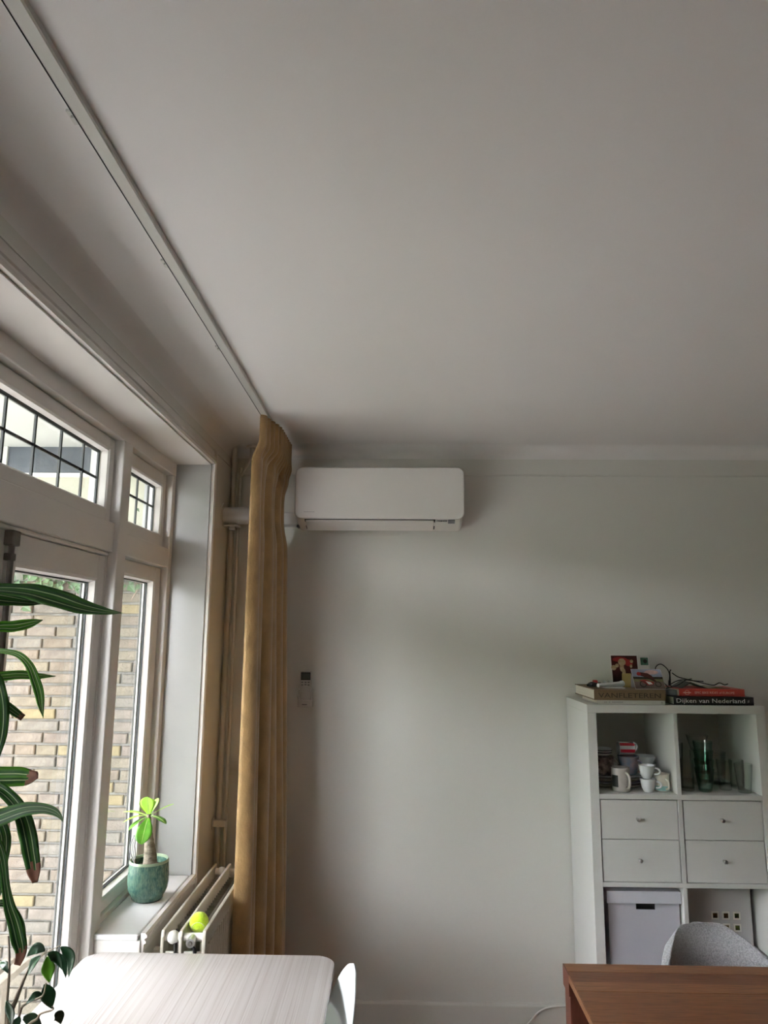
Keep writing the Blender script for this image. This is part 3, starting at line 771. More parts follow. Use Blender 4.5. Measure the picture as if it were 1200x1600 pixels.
# header pipes, air vent and wall brackets
for y in (RY0 + .025, RY1 - .03):
    mk('header_pipe', g_tube([(-.784, y, .745), (-.655, y, .745)], .0135, 14), M['radwhite'], rd, smooth=True)
    mk('header_pipe', g_tube([(-.784, y, RZ0 + .04), (-.655, y, RZ0 + .04)], .0135, 14), M['radwhite'], rd, smooth=True)
mk('pipe_joint', g_ball((-.758, RY0 + .022, .745), .021), M['radwhite'], rd, smooth=True)
mk('pipe_joint', g_ball((-.758, RY1 - .03, .745), .019), M['radwhite'], rd, smooth=True)
av = mk('air_vent', g_tube([(-.690, RY0 + .02, .742), (-.690, RY0 - .014, .740)], .015, 18), M['chrome'], rd, smooth=True)
sub('vent_screw', g_tube([(-.690, RY0 - .014, .740), (-.690, RY0 - .019, .740)], .007, 12), M['iron'], av, smooth=True)
mk('drain_hose', g_tube(smooth_path([(-.686, RY0 - .004, .726), (-.676, RY0 - .004, .70), (-.676, RY0 - .004, .55), (-.676, RY0 - .004, .42)]), .006, 8), M['blackhose'], rd, smooth=True)
mk('drain_hose', g_tube([(-.748, RY0 + .012, .73), (-.748, RY0 + .012, .42)], .006, 8), M['blackhose'], rd, smooth=True)
mk('end_plate', g_box(-.778, -.751, RY0 + .006, RY0 + .012, RZ0 + .04, .706), M['radwhite'], rd)
mk('end_plate', g_box(-.716, -.682, RY0 + .006, RY0 + .012, RZ0 + .04, .706), M['radwhite'], rd)
mk('end_plate', g_box(-.672, -.656, RY0 + .006, RY0 + .012, RZ0 + .04, .706), M['radwhite'], rd)
for y in (2.75, 3.2):
    mk('wall_bracket', g_box(XW, -.795, y - .015, y + .015, .25, .66), M['radwhite'], rd)
    mk('foot', g_box(-.735, -.715, y - .02, y + .02, 0, RZ0 + .02), M['radwhite'], rd)

tb = root('tennis_ball', (-.690, 2.690, .736), 'bright yellow-green tennis ball lying on the radiator', 'ball')
BC = Vector((-.6885, 2.690, .7690))
mk('felt', g_ball(BC, .0328, 32, 18), M['tennis'], tb, smooth=True)
sp = []
for i in range(49):
    t = 2 * PI * i / 48; a = .44
    p = Vector((math.cos(t) + a / 1.2 * math.cos(3 * t) * .6, math.sin(t) - a / 1.2 * math.sin(3 * t) * .6, 1.15 * math.sin(2 * t) * .75))
    p = Matrix.Rotation(.5, 3, 'X') @ Matrix.Rotation(.9, 3, 'Z') @ p
    sp.append(BC + p.normalized() * .0330)
mk('seam', g_tube(sp, .0010, 6, cap=False), M['feltseam'], tb, smooth=True)

# ================================================================== furniture
# ---- pale table
TZ = .755
pt = root('table', (-.59, 2.07, 0), 'pale white-stained ash table with rounded corners by the french doors', 'table')
mk('tabletop', g_prism(round_rect(-.985, -.190, 1.68, 2.483, .065, 8), TZ - .022, TZ, 'Z'), M['ash'], pt, bevel=(.004, 2), smooth=35)
mk('apron', g_join(g_box(-.91, -.27, 2.395, 2.415, TZ - .09, TZ - .022), g_box(-.91, -.27, 1.75, 1.77, TZ - .09, TZ - .022), g_box(-.91, -.89, 1.77, 2.395, TZ - .09, TZ - .022), g_box(-.29, -.27, 1.77, 2.395, TZ - .09, TZ - .022)), M['ash'], pt)
for x in (-.92, -.26):
    for y in (1.745, 2.42):
        mk('leg', g_tube([(x, y, TZ - .022), (x, y, 0)], [.026, .016], 16), M['ash'], pt, smooth=True)

# ---- walnut table: staves across the top, square corner legs
wt = root('dining_table', (1.25, 2.04, 0), 'dark walnut dining table made of glued staves', 'table')
WX0, WX1, WY1, WZ = .535, 2.25, 2.490, .740
ys = [2.490, 2.436, 2.368, 2.312, 2.228, 2.143, 2.06, 1.985, 1.90, 1.82, 1.745, 1.66, 1.60]
for i, (a, b) in enumerate(zip(ys, ys[1:])):
    mk('stave', g_box(WX0, WX1, b + .0004, a - .0004, WZ - .020, WZ - (.0005 if i % 2 else 0)), M['walnut'][(0, 2, 0, 1, 1, 0, 2, 1, 0, 1, 2, 0)[i]], wt)
for x in (WX0, WX1 - .075):
    for y in (WY1 - .075, 1.60):
        mk('leg', g_box(x, x + .07, y, y + .07, 0, WZ - .0205), M['redwood'], wt, bevel=.002)
mk('edge_strip', g_box(WX0 - .004, WX0 - .0003, WY1 - .080, WY1, WZ - .060, WZ), M['redwood'], wt)
mk('edge_strip', g_box(WX0 - .004, WX0 - .0003, 1.60, WY1 - .080, WZ - .020, WZ), M['walnut'][0], wt)
mk('stretcher', g_box(WX0 + .07, WX1 - .075, WY1 - .05, WY1 - .025, WZ - .09, WZ - .0205), M['redwood'], wt)

# ---- shell chairs
def shell(prof, hw, curl_up, curl_fwd, nu=25, k=6, thick=.006):
    """prof: (forward, up) from seat front to top of back; hw: half widths; side curl up and forward"""
    P = smooth_path([(a, b, h) for (a, b), h in zip(prof, hw)], k)
    C = smooth_path([(a, b, 0) for a, b in zip(curl_up, curl_fwd)], k)
    rows = []
    for p, c in zip(P, C):
        r = []
        for j in range(nu):
            u = -1 + 2 * j / (nu - 1); e = abs(u) ** 2.2
            r.append((p.x + c.y * e, u * p.z, p.y + c.x * e))
        rows.append(r)
    return g_sheet(rows)
def lmk(name, geo, m, parent, **kw): return mk(name, geo, m, parent, local=True, **kw)

wc = root('shell_chair', (-.372, 2.15, 0), 'white moulded plastic shell chair pushed in at the pale table', 'chair', rotz=PI + math.radians(9))
sh = lmk('shell', shell([(.21, .415), (.19, .44), (.08, .432), (-.05, .425), (-.15, .445), (-.20, .53), (-.225, .64), (-.240, .75), (-.252, .822), (-.258, .845)],
    [.15, .20, .225, .23, .225, .215, .205, .175, .10, .03], [.0, .02, .05, .07, .08, .06, .02, -.005, -.012, -.002], [.0, 0, .0, .02, .05, .05, .03, .012, .004, .0]), M['chairwhite'], wc, smooth=60)
mo = sh.modifiers.new('t', 'SOLIDIFY'); mo.thickness = .006
for sx in (-1, 1):
    for sy in (-1, 1):
        lmk('leg', g_tube([(.02 + sx * .12, sy * .12, .425), (.02 + sx * .20, sy * .20, 0)], [.014, .009], 12), M['beech'], wc, smooth=True)
for s in (-1, 1):
    lmk('brace', g_tube([(-.12, s * .14, .30), (.16, s * .14, .30)], .005, 8), M['blackmetal'], wc, smooth=True)

gc = root('tub_chair', (1.115, 2.475, 0), 'grey melange upholstered shell chair behind the walnut table', 'chair', rotz=math.radians(-90 + 8))
bk = lmk('shell', shell([(.22, .43), (.20, .462), (.08, .458), (-.06, .452), (-.16, .468), (-.215, .53), (-.245, .61), (-.262, .68), (-.275, .735), (-.282, .762), (-.284, .770)],
    [.17, .215, .235, .24, .24, .235, .215, .185, .145, .105, .07], [.0, .01, .03, .05, .06, .05, .02, .0, -.012, -.008, -.002], [.0, 0, .0, .02, .07, .11, .12, .10, .06, .02, .0], nu=31), M['fabric'], gc, smooth=80)
mo = bk.modifiers.new('padding', 'SOLIDIFY'); mo.thickness = .030; mo.offset = -1
bv = bk.modifiers.new('round', 'SUBSURF'); bv.levels = 1; bv.render_levels = 1
for a in (45, 135, 225, 315):
    c, s_ = math.cos(math.radians(a)), math.sin(math.radians(a))
    lmk('leg', g_tube([(.13 * c, .13 * s_, .42), (.24 * c, .24 * s_, 0)], [.014, .009], 12), M['beech'], gc, smooth=True)

# ---- white cube shelf unit
KX0, KX1, KY0, KY1, KZ = .815, 1.570, 3.175, 3.552, 1.477
T = .0385
ku = root('shelf_unit', (1.19, 3.36, 0), 'white cube shelf unit with drawers against the back wall', 'shelf')
def kb(n, x0, x1, z0, z1, y0=KY0, y1=KY1, b=.0012): return box(n, x0, x1, y0, y1, z0, z1, M['shelf'], ku, bevel=b)
kb('top_panel', KX0, KX1, KZ - .034, KZ)
kb('bottom_panel', KX0, KX1, 0, .036)
kb('side_panel', KX0, KX0 + T, .036, KZ - .034); kb('side_panel', KX1 - T, KX1, .036, KZ - .034)
DX0, DX1 = 1.180, 1.1975
IX0, IX1 = KX0 + T, KX1 - T
SH = ((1.092, 1.112), (.748, .766), (.402, .420))
kb('divider', DX0, DX1, SH[0][1], KZ - .034, KY0 + .001); kb('divider', DX0, DX1, SH[1][1], SH[0][0], KY0 + .001)
kb('divider', DX0, DX1, SH[2][1], SH[1][0], KY0 + .001); kb('divider', DX0, DX1, .036, SH[2][0], KY0 + .001)
for a, b in SH: kb('shelf', IX0, IX1, a, b)

def drawer_insert(x0, x1, label):
    o = root('drawer_unit', ((x0 + x1) / 2, 3.35, .766), label, 'drawers', group='two drawer inserts in the shelf unit')
    z0, z1 = .7665, 1.0915
    mk('carcass', g_join(g_box(x0, x0 + .008, KY0 + .03, KY1 - .02, z0, z1), g_box(x1 - .008, x1, KY0 + .03, KY1 - .02, z0, z1), g_box(x0 + .008, x1 - .008, KY1 - .028, KY1 - .02, z0, z1)), M['shelf'], o)
    zm = (z0 + z1) / 2 + .004
    for a, b in ((z0 + .002, zm - .0012), (zm + .0012, z1 - .003)):
        d = mk('drawer', g_join(g_box(x0 + .003, x1 - .003, KY0 + .004, KY0 + .020, a, b), g_box(x0 + .016, x1 - .016, KY0 + .020, KY1 - .04, a + .01, b - .03)), M['shelf'], o, bevel=.001)
        cx, cz = (x0 + x1) / 2 - .009, (a + b) / 2 + .004
        kn = g_lathe([(0, 0), (.004, 0), (.004, .012), (.008, .016), (.0085, .022), (.006, .026), (0, .027)], (0, 0, 0), 16)
        sub('knob', xform(kn, Matrix.Translation((cx, KY0 + .004, cz)) @ Matrix.Rotation(PI / 2, 4, 'X')), M['chrome'], d, smooth=True)
    return o
drawer_insert(IX0 + .001, DX0 - .001, 'white two-drawer insert below the mugs')
drawer_insert(DX1 + .001, IX1 - .001, 'white two-drawer insert below the drinking glasses')

# lidded box in the lower left compartment
bx = root('storage_box', (1.02, 3.36, .42), 'white cardboard storage box with lid and hand slot', 'box')
BX0, BX1, BY0, BY1, BZ0, BZ1 = .879, 1.172, 3.208, 3.535, .4205, .715
HX0, HX1, HZ = .994, 1.073, .652
mk('box_body', g_join(g_box(BX0, HX0, BY0, BY0 + .004, BZ0, BZ1), g_box(HX1, BX1, BY0, BY0 + .004, BZ0, BZ1), g_box(HX0, HX1, BY0, BY0 + .004, BZ0, HZ),
    g_box(BX0, BX0 + .004, BY0 + .004, BY1, BZ0, BZ1), g_box(BX1 - .004, BX1, BY0 + .004, BY1, BZ0, BZ1), g_box(BX0 + .004, BX1 - .004, BY1 - .004, BY1, BZ0, BZ1), g_box(BX0 + .004, BX1 - .004, BY0 + .004, BY1 - .004, BZ0, BZ0 + .004)), M['boxshaded'], bx)
mk('box_lid', g_join(g_box(BX0 - .008, BX1 + .0045, BY0 - .014, BY1 + .006, .723, .727), g_box(BX0 - .008, BX1 + .0045, BY0 - .014, BY0 - .010, .680, .723), g_box(BX0 - .008, BX0 - .004, BY0 - .010, BY1 + .006, .680, .723), g_box(BX1 + .0015, BX1 + .0045, BY0 - .010, BY1 + .006, .680, .723)), M['boxlit'], bx)
mk('slot_shade', g_box(HX0 - .01, HX1 + .01, BY0 + .03, BY0 + .035, HZ - .02, .70), M['dark'], bx)  # dark sheet added behind the hand slot to paint the shade inside

# white box front with mounted slides in the lower right compartment
sb = root('slide_panel', (1.36, 3.34, .42), 'white panel with six small framed slides behind the grey chair', 'panel')
mk('panel_board', g_box(DX1 + .006, IX1 - .022, 3.300, 3.520, .4205, .738), M['slideboard'], sb, bevel=.002)
for r in range(2):
    for c in range(3):
        x = 1.354 + c * .0455; z = .602 - r * .047
        s = mk('slide_mount', xring(x - .0150, x + .0150, z - .0150, z + .0150, .0055, 3.2970, 3.300), M['slidewhite'], sb)
        sub('slide_film', g_box(x - .010, x + .010, 3.2985, 3.2998, z - .010, z + .010), M['film2'] if (r, c) in ((1, 2), (0, 2)) else M['film'], s)

# ---- crockery
def ring_handle(c, r, ang, z0, z1, out, t=.0045, n=14):
    d = Vector((math.cos(ang), math.sin(ang), 0)); pts = []
    for i in range(n + 1):
        a = -PI / 2 + PI * i / n
        pts.append(Vector(c) + d * (r - .003 + out * max(0, math.cos(a)) ** .7) + Vector((0, 0, (z0 + z1) / 2 + (z1 - z0) / 2 * math.sin(a))))
    return g_tube(pts, t, 8)
def mug(name, c, prof, m, label, ang, hz, out=.022, t=.0045, group='mugs and cups on the shelf', tilt=None, cat='mug'):
    """prof: outer (r, z) from bottom to lip"""
    th = .003
    inner = [(max(r - th, .001), max(z, .006)) for r, z in reversed(prof)]
    p = [(0, 0)] + [(prof[0][0] * .8, 0)] + list(prof) + inner + [(0, .006)]
    o = root(name, c, label, cat, group=group, tilt=tilt)
    lmk('cup_body', g_lathe(p, (0, 0, 0), 32), m, o, smooth=50)
    if hz:
        rr = max(r for r, z in prof if hz[0] - .02 <= z <= hz[1] + .02)
        lmk('handle', ring_handle((0, 0, 0), rr, ang, hz[0], hz[1], out, t), m, o, smooth=True)
    return o
SZ = 1.1125
def cyl_p(r, h, f=.004): return [(r - f, 0.0), (r, f), (r, h - .002), (r - .001, h)]
A = math.radians
gm = mug('mug', (.966, 3.245, SZ), cyl_p(.039, .097), M['greymug'], 'grey mug with a black square, front of the mug shelf', A(-70), (.018, .078), .026, .0055)
lmk('black_square', g_sheet([[(.0394 * math.cos(a), .0394 * math.sin(a), z) for a in [A(-170 + k * 6) for k in range(9)]] for z in (.02, .068)]), M['black'], gm, smooth=True)
lo = [(.018, 0), (.020, .003), (.027, .018), (.033, .045), (.0345, .054)]
mug('espresso_cup', (1.078, 3.232, SZ), lo, M['porcelain'], 'white espresso cup standing under another, left of the teal mug', A(-25), (.018, .044), .022, .0038, cat='cup')
mug('espresso_cup', (1.076, 3.234, SZ + .0545), lo, M['porcelain'], 'white espresso cup on top of another white cup', A(-25), (.018, .044), .022, .0038, cat='cup')
tm = mug('mug', (1.142, 3.25, SZ), [(.026, 0), (.032, .006), (.034, .025), (.032, .05), (.034, .068), (.035, .072)], M['cream'], 'cream mug with a pale teal base by the divider', A(-75), (.014, .052), .020, .005)
lmk('teal_dip', g_lathe([(.0263, .001), (.0325, .0065), (.0344, .025)], (0, 0, 0), 32), M['teal'], tm, smooth=True)
# saucer stacks
def saucers(x, y, r, n, where):
    for k in range(n):
        o = mk('saucer', g_lathe([(0, 0), (r * .55, 0), (r * .62, .002), (r, .010), (r, .012), (r * .6, .005), (0, .004)], (x, y, SZ + k * .0125), 32), M['porcelain'] if k % 2 else M['cream'], smooth=50)
        tag(o, ('bottom', 'second', 'third', 'fourth', 'top')[k if k < n - 1 else 4] + ' saucer of the stack ' + where, 'saucer', 'saucers on the shelf')
saucers(.921, 3.345, .060, 4, 'behind the grey mug, by the side panel')
saucers(1.035, 3.34, .048, 4, 'between the grey mug and white cups')
def plate_top(n): return SZ + n * .0125 + .001
dm = mug('mug', (.922, 3.345, plate_top(4)), [(.036, 0), (.042, .006), (.046, .05), (.048, .075)], M['darkpattern'], 'black and white patterned mug standing on the saucer stack', A(-20), (.012, .06), .02)
lb = plate_top(4) + .0755
sbw = mk('bowl', g_lathe([(0, 0), (.028, 0), (.041, .012), (.045, .034), (.0425, .034), (.039, .014), (0, .004)], (.918, 3.346, lb), 32), M['porcelain'], smooth=50)
tag(sbw, 'small white bowl with dark blue bands on the patterned mug', 'bowl', 'bowls on the shelf')
for z0, z1 in ((.0155, .021), (.026, .030)):
    mk('blue_band', g_lathe([(.0414 + (z0 - .012) * .182 + .0004, z0), (.0414 + (z1 - .012) * .182 + .0004, z1)], (.918, 3.346, lb), 32), M['bluestripe'], sbw, smooth=True)
mug('mug', (1.034, 3.345, plate_top(4)), [(.030, 0), (.036, .006), (.042, .050), (.045, .074), (.047, .078)], M['pinkblue'], 'pink and blue painted mug on the inner saucer stack', A(-45), (.015, .062), .022)
# red striped cup lying on the two mugs
rs = root('mug', (1.028, 3.352, plate_top(4) + .078 + .030), 'red and white striped mug lying on its side on top', 'mug', group='mugs and cups on the shelf')
Rr = Matrix.Rotation(A(-90), 4, 'Y') @ Matrix.Translation((0, 0, -.035))
lmk('cup_body', xform(g_lathe([(0, 0), (.022, 0), (.028, .004), (.029, .07), (.0265, .07), (.0255, .007), (0, .006)], (0, 0, 0), 30), Rr), M['porcelain'], rs, smooth=50)
for k in range(6):
    a0 = 2 * PI * k / 6
    lmk('red_stripe', xform(g_sheet([[(.0294 * math.cos(a0 + j * .13), .0294 * math.sin(a0 + j * .13), z) for j in range(5)] for z in (.004, .069)]), Rr), M['redstripe'], rs, smooth=True)
lmk('handle', g_tube([(.030 + .017 * math.cos(t), -.012, .008 + .016 * math.sin(t)) for t in [A(-150 + 300 * i / 14) for i in range(15)]], .004, 8), M['porcelain'], rs, smooth=True)
# pile of white bowls on the right, behind the espresso cups
bp = [(0, 0), (.024, 0), (.026, .004), (.046, .030), (.050, .044), (.0475, .044), (.043, .030), (.022, .008), (0, .007)]
for k, nm in enumerate(('bottom', 'second', 'third', 'topmost')):
    o = mk('bowl', g_lathe(bp, (1.118, 3.385, SZ + k * .0265), 32), M['porcelain'], smooth=50)
    tag(o, nm + ' white bowl of the pile behind the espresso cups', 'bowl', 'bowls on the shelf')

# ---- glasses
def tumbler(x, y, z, r0, r1, h, m, label, grp, foot=.006, th=.0022, ribs=0, cat='glass'):
    p = [(0, 0), (r0 - .003, 0), (r0, .003), (r0 + (r1 - r0) * .5, h * .5), (r1, h), (r1 - th, h), (r0 + (r1 - r0) * .5 - th, h * .5), (r0 - th, foot), (0, foot)]
    V, F = g_lathe(p, (0, 0, 0), 32)
    if ribs:
        V = [(a * (1 + .02 * math.cos(ribs * math.atan2(b, a))), b * (1 + .02 * math.cos(ribs * math.atan2(b, a))), c) for a, b, c in V]
    o = mk('drinking_glass', moved((V, F), (x, y, z)), m, smooth=50)
    return tag(o, label, cat, grp)
gg = 'green tumblers stacked on the shelf'; cg = 'clear drinking glasses on the shelf'
for k, nm in enumerate(('lowest', 'second', 'third', 'top')):
    tumbler(1.330, 3.255, SZ + k * .0375, .027, .041, .094, M['greenglass'], nm + ' green glass tumbler of the nested stack', gg)
tumbler(1.258, 3.265, SZ, .028, .030, .128, M['glassware'], 'clear textured glass left of the green stack, by the divider', cg, .012, ribs=10)
tumbler(1.246, 3.37, SZ, .030, .040, .185, M['glassware'], 'tall clear glass behind the textured one', cg)
tumbler(1.365, 3.40, SZ, .032, .036, .145, M['glassware'], 'clear glass behind the green stack carrying a bowl', cg)
tumbler(1.365, 3.40, SZ + .1455, .030, .048, .068, M['glassware'], 'clear glass bowl balanced above the green stack', cg)
tumbler(1.432, 3.29, SZ, .025, .033, .125, M['glassware'], 'clear glass between the green stack and ribbed glass', cg, .028)
tumbler(1.490, 3.238, SZ, .027, .037, .118, M['glassware'], 'clear ribbed glass nearest the right side panel', cg, .010, ribs=14)
tumbler(1.500, 3.325, SZ, .028, .0305, .120, M['glassware'], 'clear glass behind the ribbed one', cg)
tumbler(1.452, 3.42, SZ, .034, .044, .10, M['glassware'], 'lower clear glass at the back right', cg)
tumbler(1.452, 3.42, SZ + .0395, .034, .044, .10, M['glassware'], 'upper clear glass nested at the back right', cg)

# ================================================================== on top of the shelf unit
TOPZ = KZ + .0005
def book(name, x0, x1, y0, y1, z0, z1, cover, label, spine='front', t=.0025, rot=0.0, group='books on the shelf unit'):
    """closed book lying flat with its spine towards the viewer"""
    cx, cy = (x0 + x1) / 2, (y0 + y1) / 2; a, b = (x1 - x0) / 2, (y1 - y0) / 2
    o = root(name, (cx, cy, z0), label, 'book', rotz=rot, group=group); h = z1 - z0
    lmk('cover', g_join(g_box(-a, a, -b, b, 0, t), g_box(-a, a, -b, b, h - t, h), g_box(-a, a, -b, -b + t, t, h - t)), cover, o, bevel=.0006)
    lmk('page_block', g_box(-a + .004, a - .004, -b + t, b - .004, t, h - t), M['paper'], o)
    return o, a, b, h
wb, a, b, h = book('book', .866, 1.158, 3.196, 3.470, TOPZ, TOPZ + .0165, M['white_cover'], 'thin white book under the big brown one')
lmk('spine_title', g_join(*[g_box(-a + .030 + k * .0068, -a + .0345 + k * .0068, -b - .0004, -b + .001, .0058, .0105) for k in range(12) if k not in (2, 4)]), M['ink_grey'], wb)
lmk('spine_mark', g_box(a - .017, a - .012, -b - .0006, -b + .001, .004, .012), M['ink_grey'], wb)
z1 = TOPZ + .017
vb, a, b, h = book('book', .852, 1.160, 3.190, 3.530, z1, z1 + .0445, M['bookbrown'], 'thick brown book with VANFLETEREN on its spine', t=.003)
lmk('spine_title', moved(text_geo('VANFLETEREN', .0285, .268), (-a + .018, -b - .0003, .0105)), M['ink'], vb)
db, a, b, h = book('book', 1.192, 1.534, 3.190, 3.450, TOPZ, TOPZ + .0345, M['black'], 'thick black book with Dijken van Nederland on its spine')
lmk('spine_title', moved(text_geo('Dijken van Nederland', .026, .292), (-a + .012, -b - .0003, .0095)), M['ink_white'], db)
lmk('spine_mark', g_join(g_box(a - .026, a - .024, -b - .0004, -b + .001, .011, .020), g_box(a - .022, a - .020, -b - .0004, -b + .001, .013, .023)), M['ink_grey'], db)
lmk('spine_speckle', g_join(*[g_box(-a + .03 + k * .0125, -a + .0325 + k * .0125, -b - .0004, -b + .001, .0006, .0016) for k in range(24)]), M['ink_grey'], db)
z2 = TOPZ + .035
eb, a, b, h = book('book', 1.226, 1.508, 3.212, 3.42, z2, z2 + .0310, M['red_cover'], 'red paperback EPIC BIKE RIDES of EUROPE on the black book')
lmk('spine_title', moved(text_geo('EPIC BIKE RIDES of EUROPE', .0135, .170), (-a + .068, -b - .0003, .0110)), M['ink_pink'], eb)
cc = [(-a + .034 + .0095 * math.cos(t), -b - .0004, .0155 + .0095 * math.sin(t)) for t in [2 * PI * i / 24 for i in range(25)]]
lmk('publisher_mark', g_join(g_tube(cc, .0008, 6, cap=False), g_box(-a + .017, -a + .051, -b - .0006, -b + .001, .0135, .0172)), M['ink_pink'], eb)
bb, a, b, h = book('book', 1.172, 1.225, 3.235, 3.46, z2, z2 + .024, M['blue_grey_cover'], 'small blue-grey booklet beside the red paperback')
z3 = z2 + .0315
# dark leaflet lying open like a tent on the red book
lf = root('leaflet', (1.31, 3.30, z3), 'dark folded leaflet lying like a tent on the red paperback', 'leaflet')
mk('leaf_front', g_prism([(1.245, z3), (1.29, z3 + .0265), (1.2915, z3 + .025), (1.248, z3)], 3.235, 3.36, 'Y'), M['black'], lf)
mk('leaf_back', g_prism([(1.29, z3 + .0265), (1.36, z3 + .002), (1.357, z3 + .001), (1.2915, z3 + .025)], 3.235, 3.36, 'Y'), M['p_green'], lf)
lf2 = mk('leaflet', g_prism([(1.365, z3 + .0005), (1.40, z3 + .006), (1.46, z3 + .0015), (1.46, z3 + .0005)], 3.24, 3.37, 'Y'), M['p_field'])
tag(lf2, 'olive brochure lying flat on the red paperback', 'leaflet')

# cards standing on the brown book
def card(name, c, w, hgt, lean, yawd, rolld, label, border=.004, backing=None):
    """upright card leaning back; parts are built in a local frame: x right, z up, front towards -y"""
    o = root(name, c, label, 'card', group='cards standing on the brown book')
    o.rotation_euler = (math.radians(-lean), math.radians(rolld), math.radians(yawd))
    WORLD[o.name] = Matrix.Translation(c) @ o.rotation_euler.to_matrix().to_4x4()
    lmk('card_stock', g_box(-w / 2, w / 2, 0, .0012, 0, hgt), backing or M['card_white'], o)
    return o
z4 = z1 + .0455
def patch(x0, x1, z0, z1, lv): return g_box(x0, x1, -.0004 * lv, .0002, z0, z1)
def disc(x, z, rx, rz, lv, n=14): return g_prism([(x + rx * math.cos(2 * PI * i / n), z + rz * math.sin(2 * PI * i / n)) for i in range(n)], -.0004 * lv, .0002, 'Y')
c1 = card('photo_card', (1.066, 3.425, z4), .136, .145, 8, 2, 0, 'dark flower still-life postcard with white border')
lmk('print', patch(-.061, .061, .006, .138, 1), M['p_dark'], c1)
lmk('red_cloth', g_join(disc(-.02, .120, .035, .012, 2), disc(.02, .105, .02, .016, 2)), M['p_red'], c1)
for i, (x, z, rx, rz) in enumerate(((-.012, .108, .018, .017), (-.036, .092, .009, .009), (-.052, .082, .012, .012), (.034, .112, .008, .008), (-.014, .085, .010, .022), (.030, .090, .006, .008), (-.006, .060, .008, .02))):
    lmk('bloom', disc(x, z, rx, rz, 3), M['p_bloom'], c1)
c2 = card('green_card', (1.165, 3.445, z4), .046, .135, 7, 0, 0, 'small green printed card behind the flower postcard')
lmk('print', patch(-.018, .018, .094, .129, 1), M['p_green'], c2)
lmk('dark_mark', disc(.004, .112, .009, .010, 2), M['ink'], c2)
c3 = card('folded_card', (1.036, 3.33, z4), .040, .062, 14, -28, 0, 'small gold folded card in front of the flower postcard', backing=M['gold'])
lmk('inner_fold', g_prism([(.020, 0), (.052, 0), (.020, .060)], -.003, .0005, 'Y'), M['greycard'], c3)
c4 = card('photo_card', (1.108, 3.222, z4), .132, .100, 34, 0, 0, 'postcard of a red motorbike rider propped at the front', backing=M['card_white'])
# the motorbike card stands askew: its print is built in bands
lmk('sky', patch(-.065, .065, .060, .099, 1), M['p_sky'], c4)
lmk('cloud', g_join(disc(.022, .084, .030, .011, 2), disc(-.002, .078, .014, .007, 2)), M['p_cloud'], c4)
lmk('tree_line', patch(-.065, .065, .050, .0605, 2), M['ink'], c4)
lmk('field', patch(-.065, .065, .036, .050, 1), M['p_field'], c4)
lmk('track', patch(-.065, .065, .001, .036, 1), M['p_track'], c4)
def wheel(x, z, r): return g_tube([(x + r * math.cos(2 * PI * i / 20), -.0012, z + r * math.sin(2 * PI * i / 20)) for i in range(21)], .0018, 6, cap=False)
lmk('front_wheel', wheel(-.028, .024, .013), M['ink'], c4); lmk('rear_wheel', wheel(.038, .024, .012), M['ink'], c4)
lmk('fairing', g_prism([(-.040, .042), (-.018, .047), (.004, .040), (.022, .034), (.016, .022), (-.008, .018), (-.022, .030)], -.0018, .0002, 'Y'), M['p_red'], c4)
lmk('fairing_panel', g_prism([(-.014, .038), (.006, .034), (.014, .024), (-.004, .022)], -.0022, .0002, 'Y'), M['ink_white'], c4)
lmk('rider', g_prism([(-.036, .076), (-.028, .083), (-.016, .081), (.004, .077), (.018, .066), (.026, .050), (.036, .034), (.026, .036), (.012, .046), (-.004, .056), (-.018, .062), (-.030, .066)], -.0018, .0002, 'Y'), M['p_dark'], c4)
lmk('helmet', disc(-.036, .075, .009, .009, 6), M['p_red'], c4)

# small things on the brown book
tbx = root('white_tube', (.93, 3.27, z4), 'white plastic tube lying on the brown book', 'tube')
mk('tube_body', g_tube([(.880, 3.225, z4 + .014), (.958, 3.262, z4 + .0165), (1.000, 3.285, z4 + .018)], [.0085, .0095, .0115], 16), M['porcelain'], tbx, smooth=50)
mk('tube_cap', g_tube([(1.000, 3.285, z4 + .018), (1.007, 3.289, z4 + .0185)], [.0135, .0135], 16), M['porcelain'], tbx, smooth=50)
wtr = mk('white_tray', g_join(g_box(.915, 1.002, 3.235, 3.31, z4, z4 + .0045)), M['card_white'], bevel=.001); tag(wtr, 'thin white tray under the white tube', 'tray')
dk = root('hair_clip', (.885, 3.34, z4), 'black hair clip at the left end of the brown book', 'clip')
mk('clip_jaw', g_tube(smooth_path([(.868, 3.36, z4 + .005), (.884, 3.345, z4 + .016), (.912, 3.345, z4 + .010)]), .0055, 10), M['black'], dk, smooth=True)
mk('clip_teeth', g_join(*[g_box(.872 + k * .009, .876 + k * .009, 3.335, 3.355, z4 + .0005, z4 + .010) for k in range(5)]), M['black'], dk)
rk = root('red_block', (.918, 3.40, z4), 'small red and dark clip behind the white tube', 'clip')
mk('block_body', g_box(.905, .925, 3.39, 3.41, z4, z4 + .026), M['p_red'], rk, bevel=.003)
mk('block_tab', g_box(.925, .940, 3.392, 3.408, z4, z4 + .016), M['black'], rk, bevel=.002)
for k, (x, w_) in enumerate(((.960, .007), (.985, .010))):
    o = mk('pill_cup', g_lathe([(0, 0), (w_, 0), (w_ * 1.15, .024), (w_ * .95, .024), (w_ * .85, .004), (0, .003)], (x, 3.40, z4), 18), M['porcelain'], smooth=50)
    tag(o, ('narrow', 'wider')[k] + ' little white pot behind the white tube', 'pot')

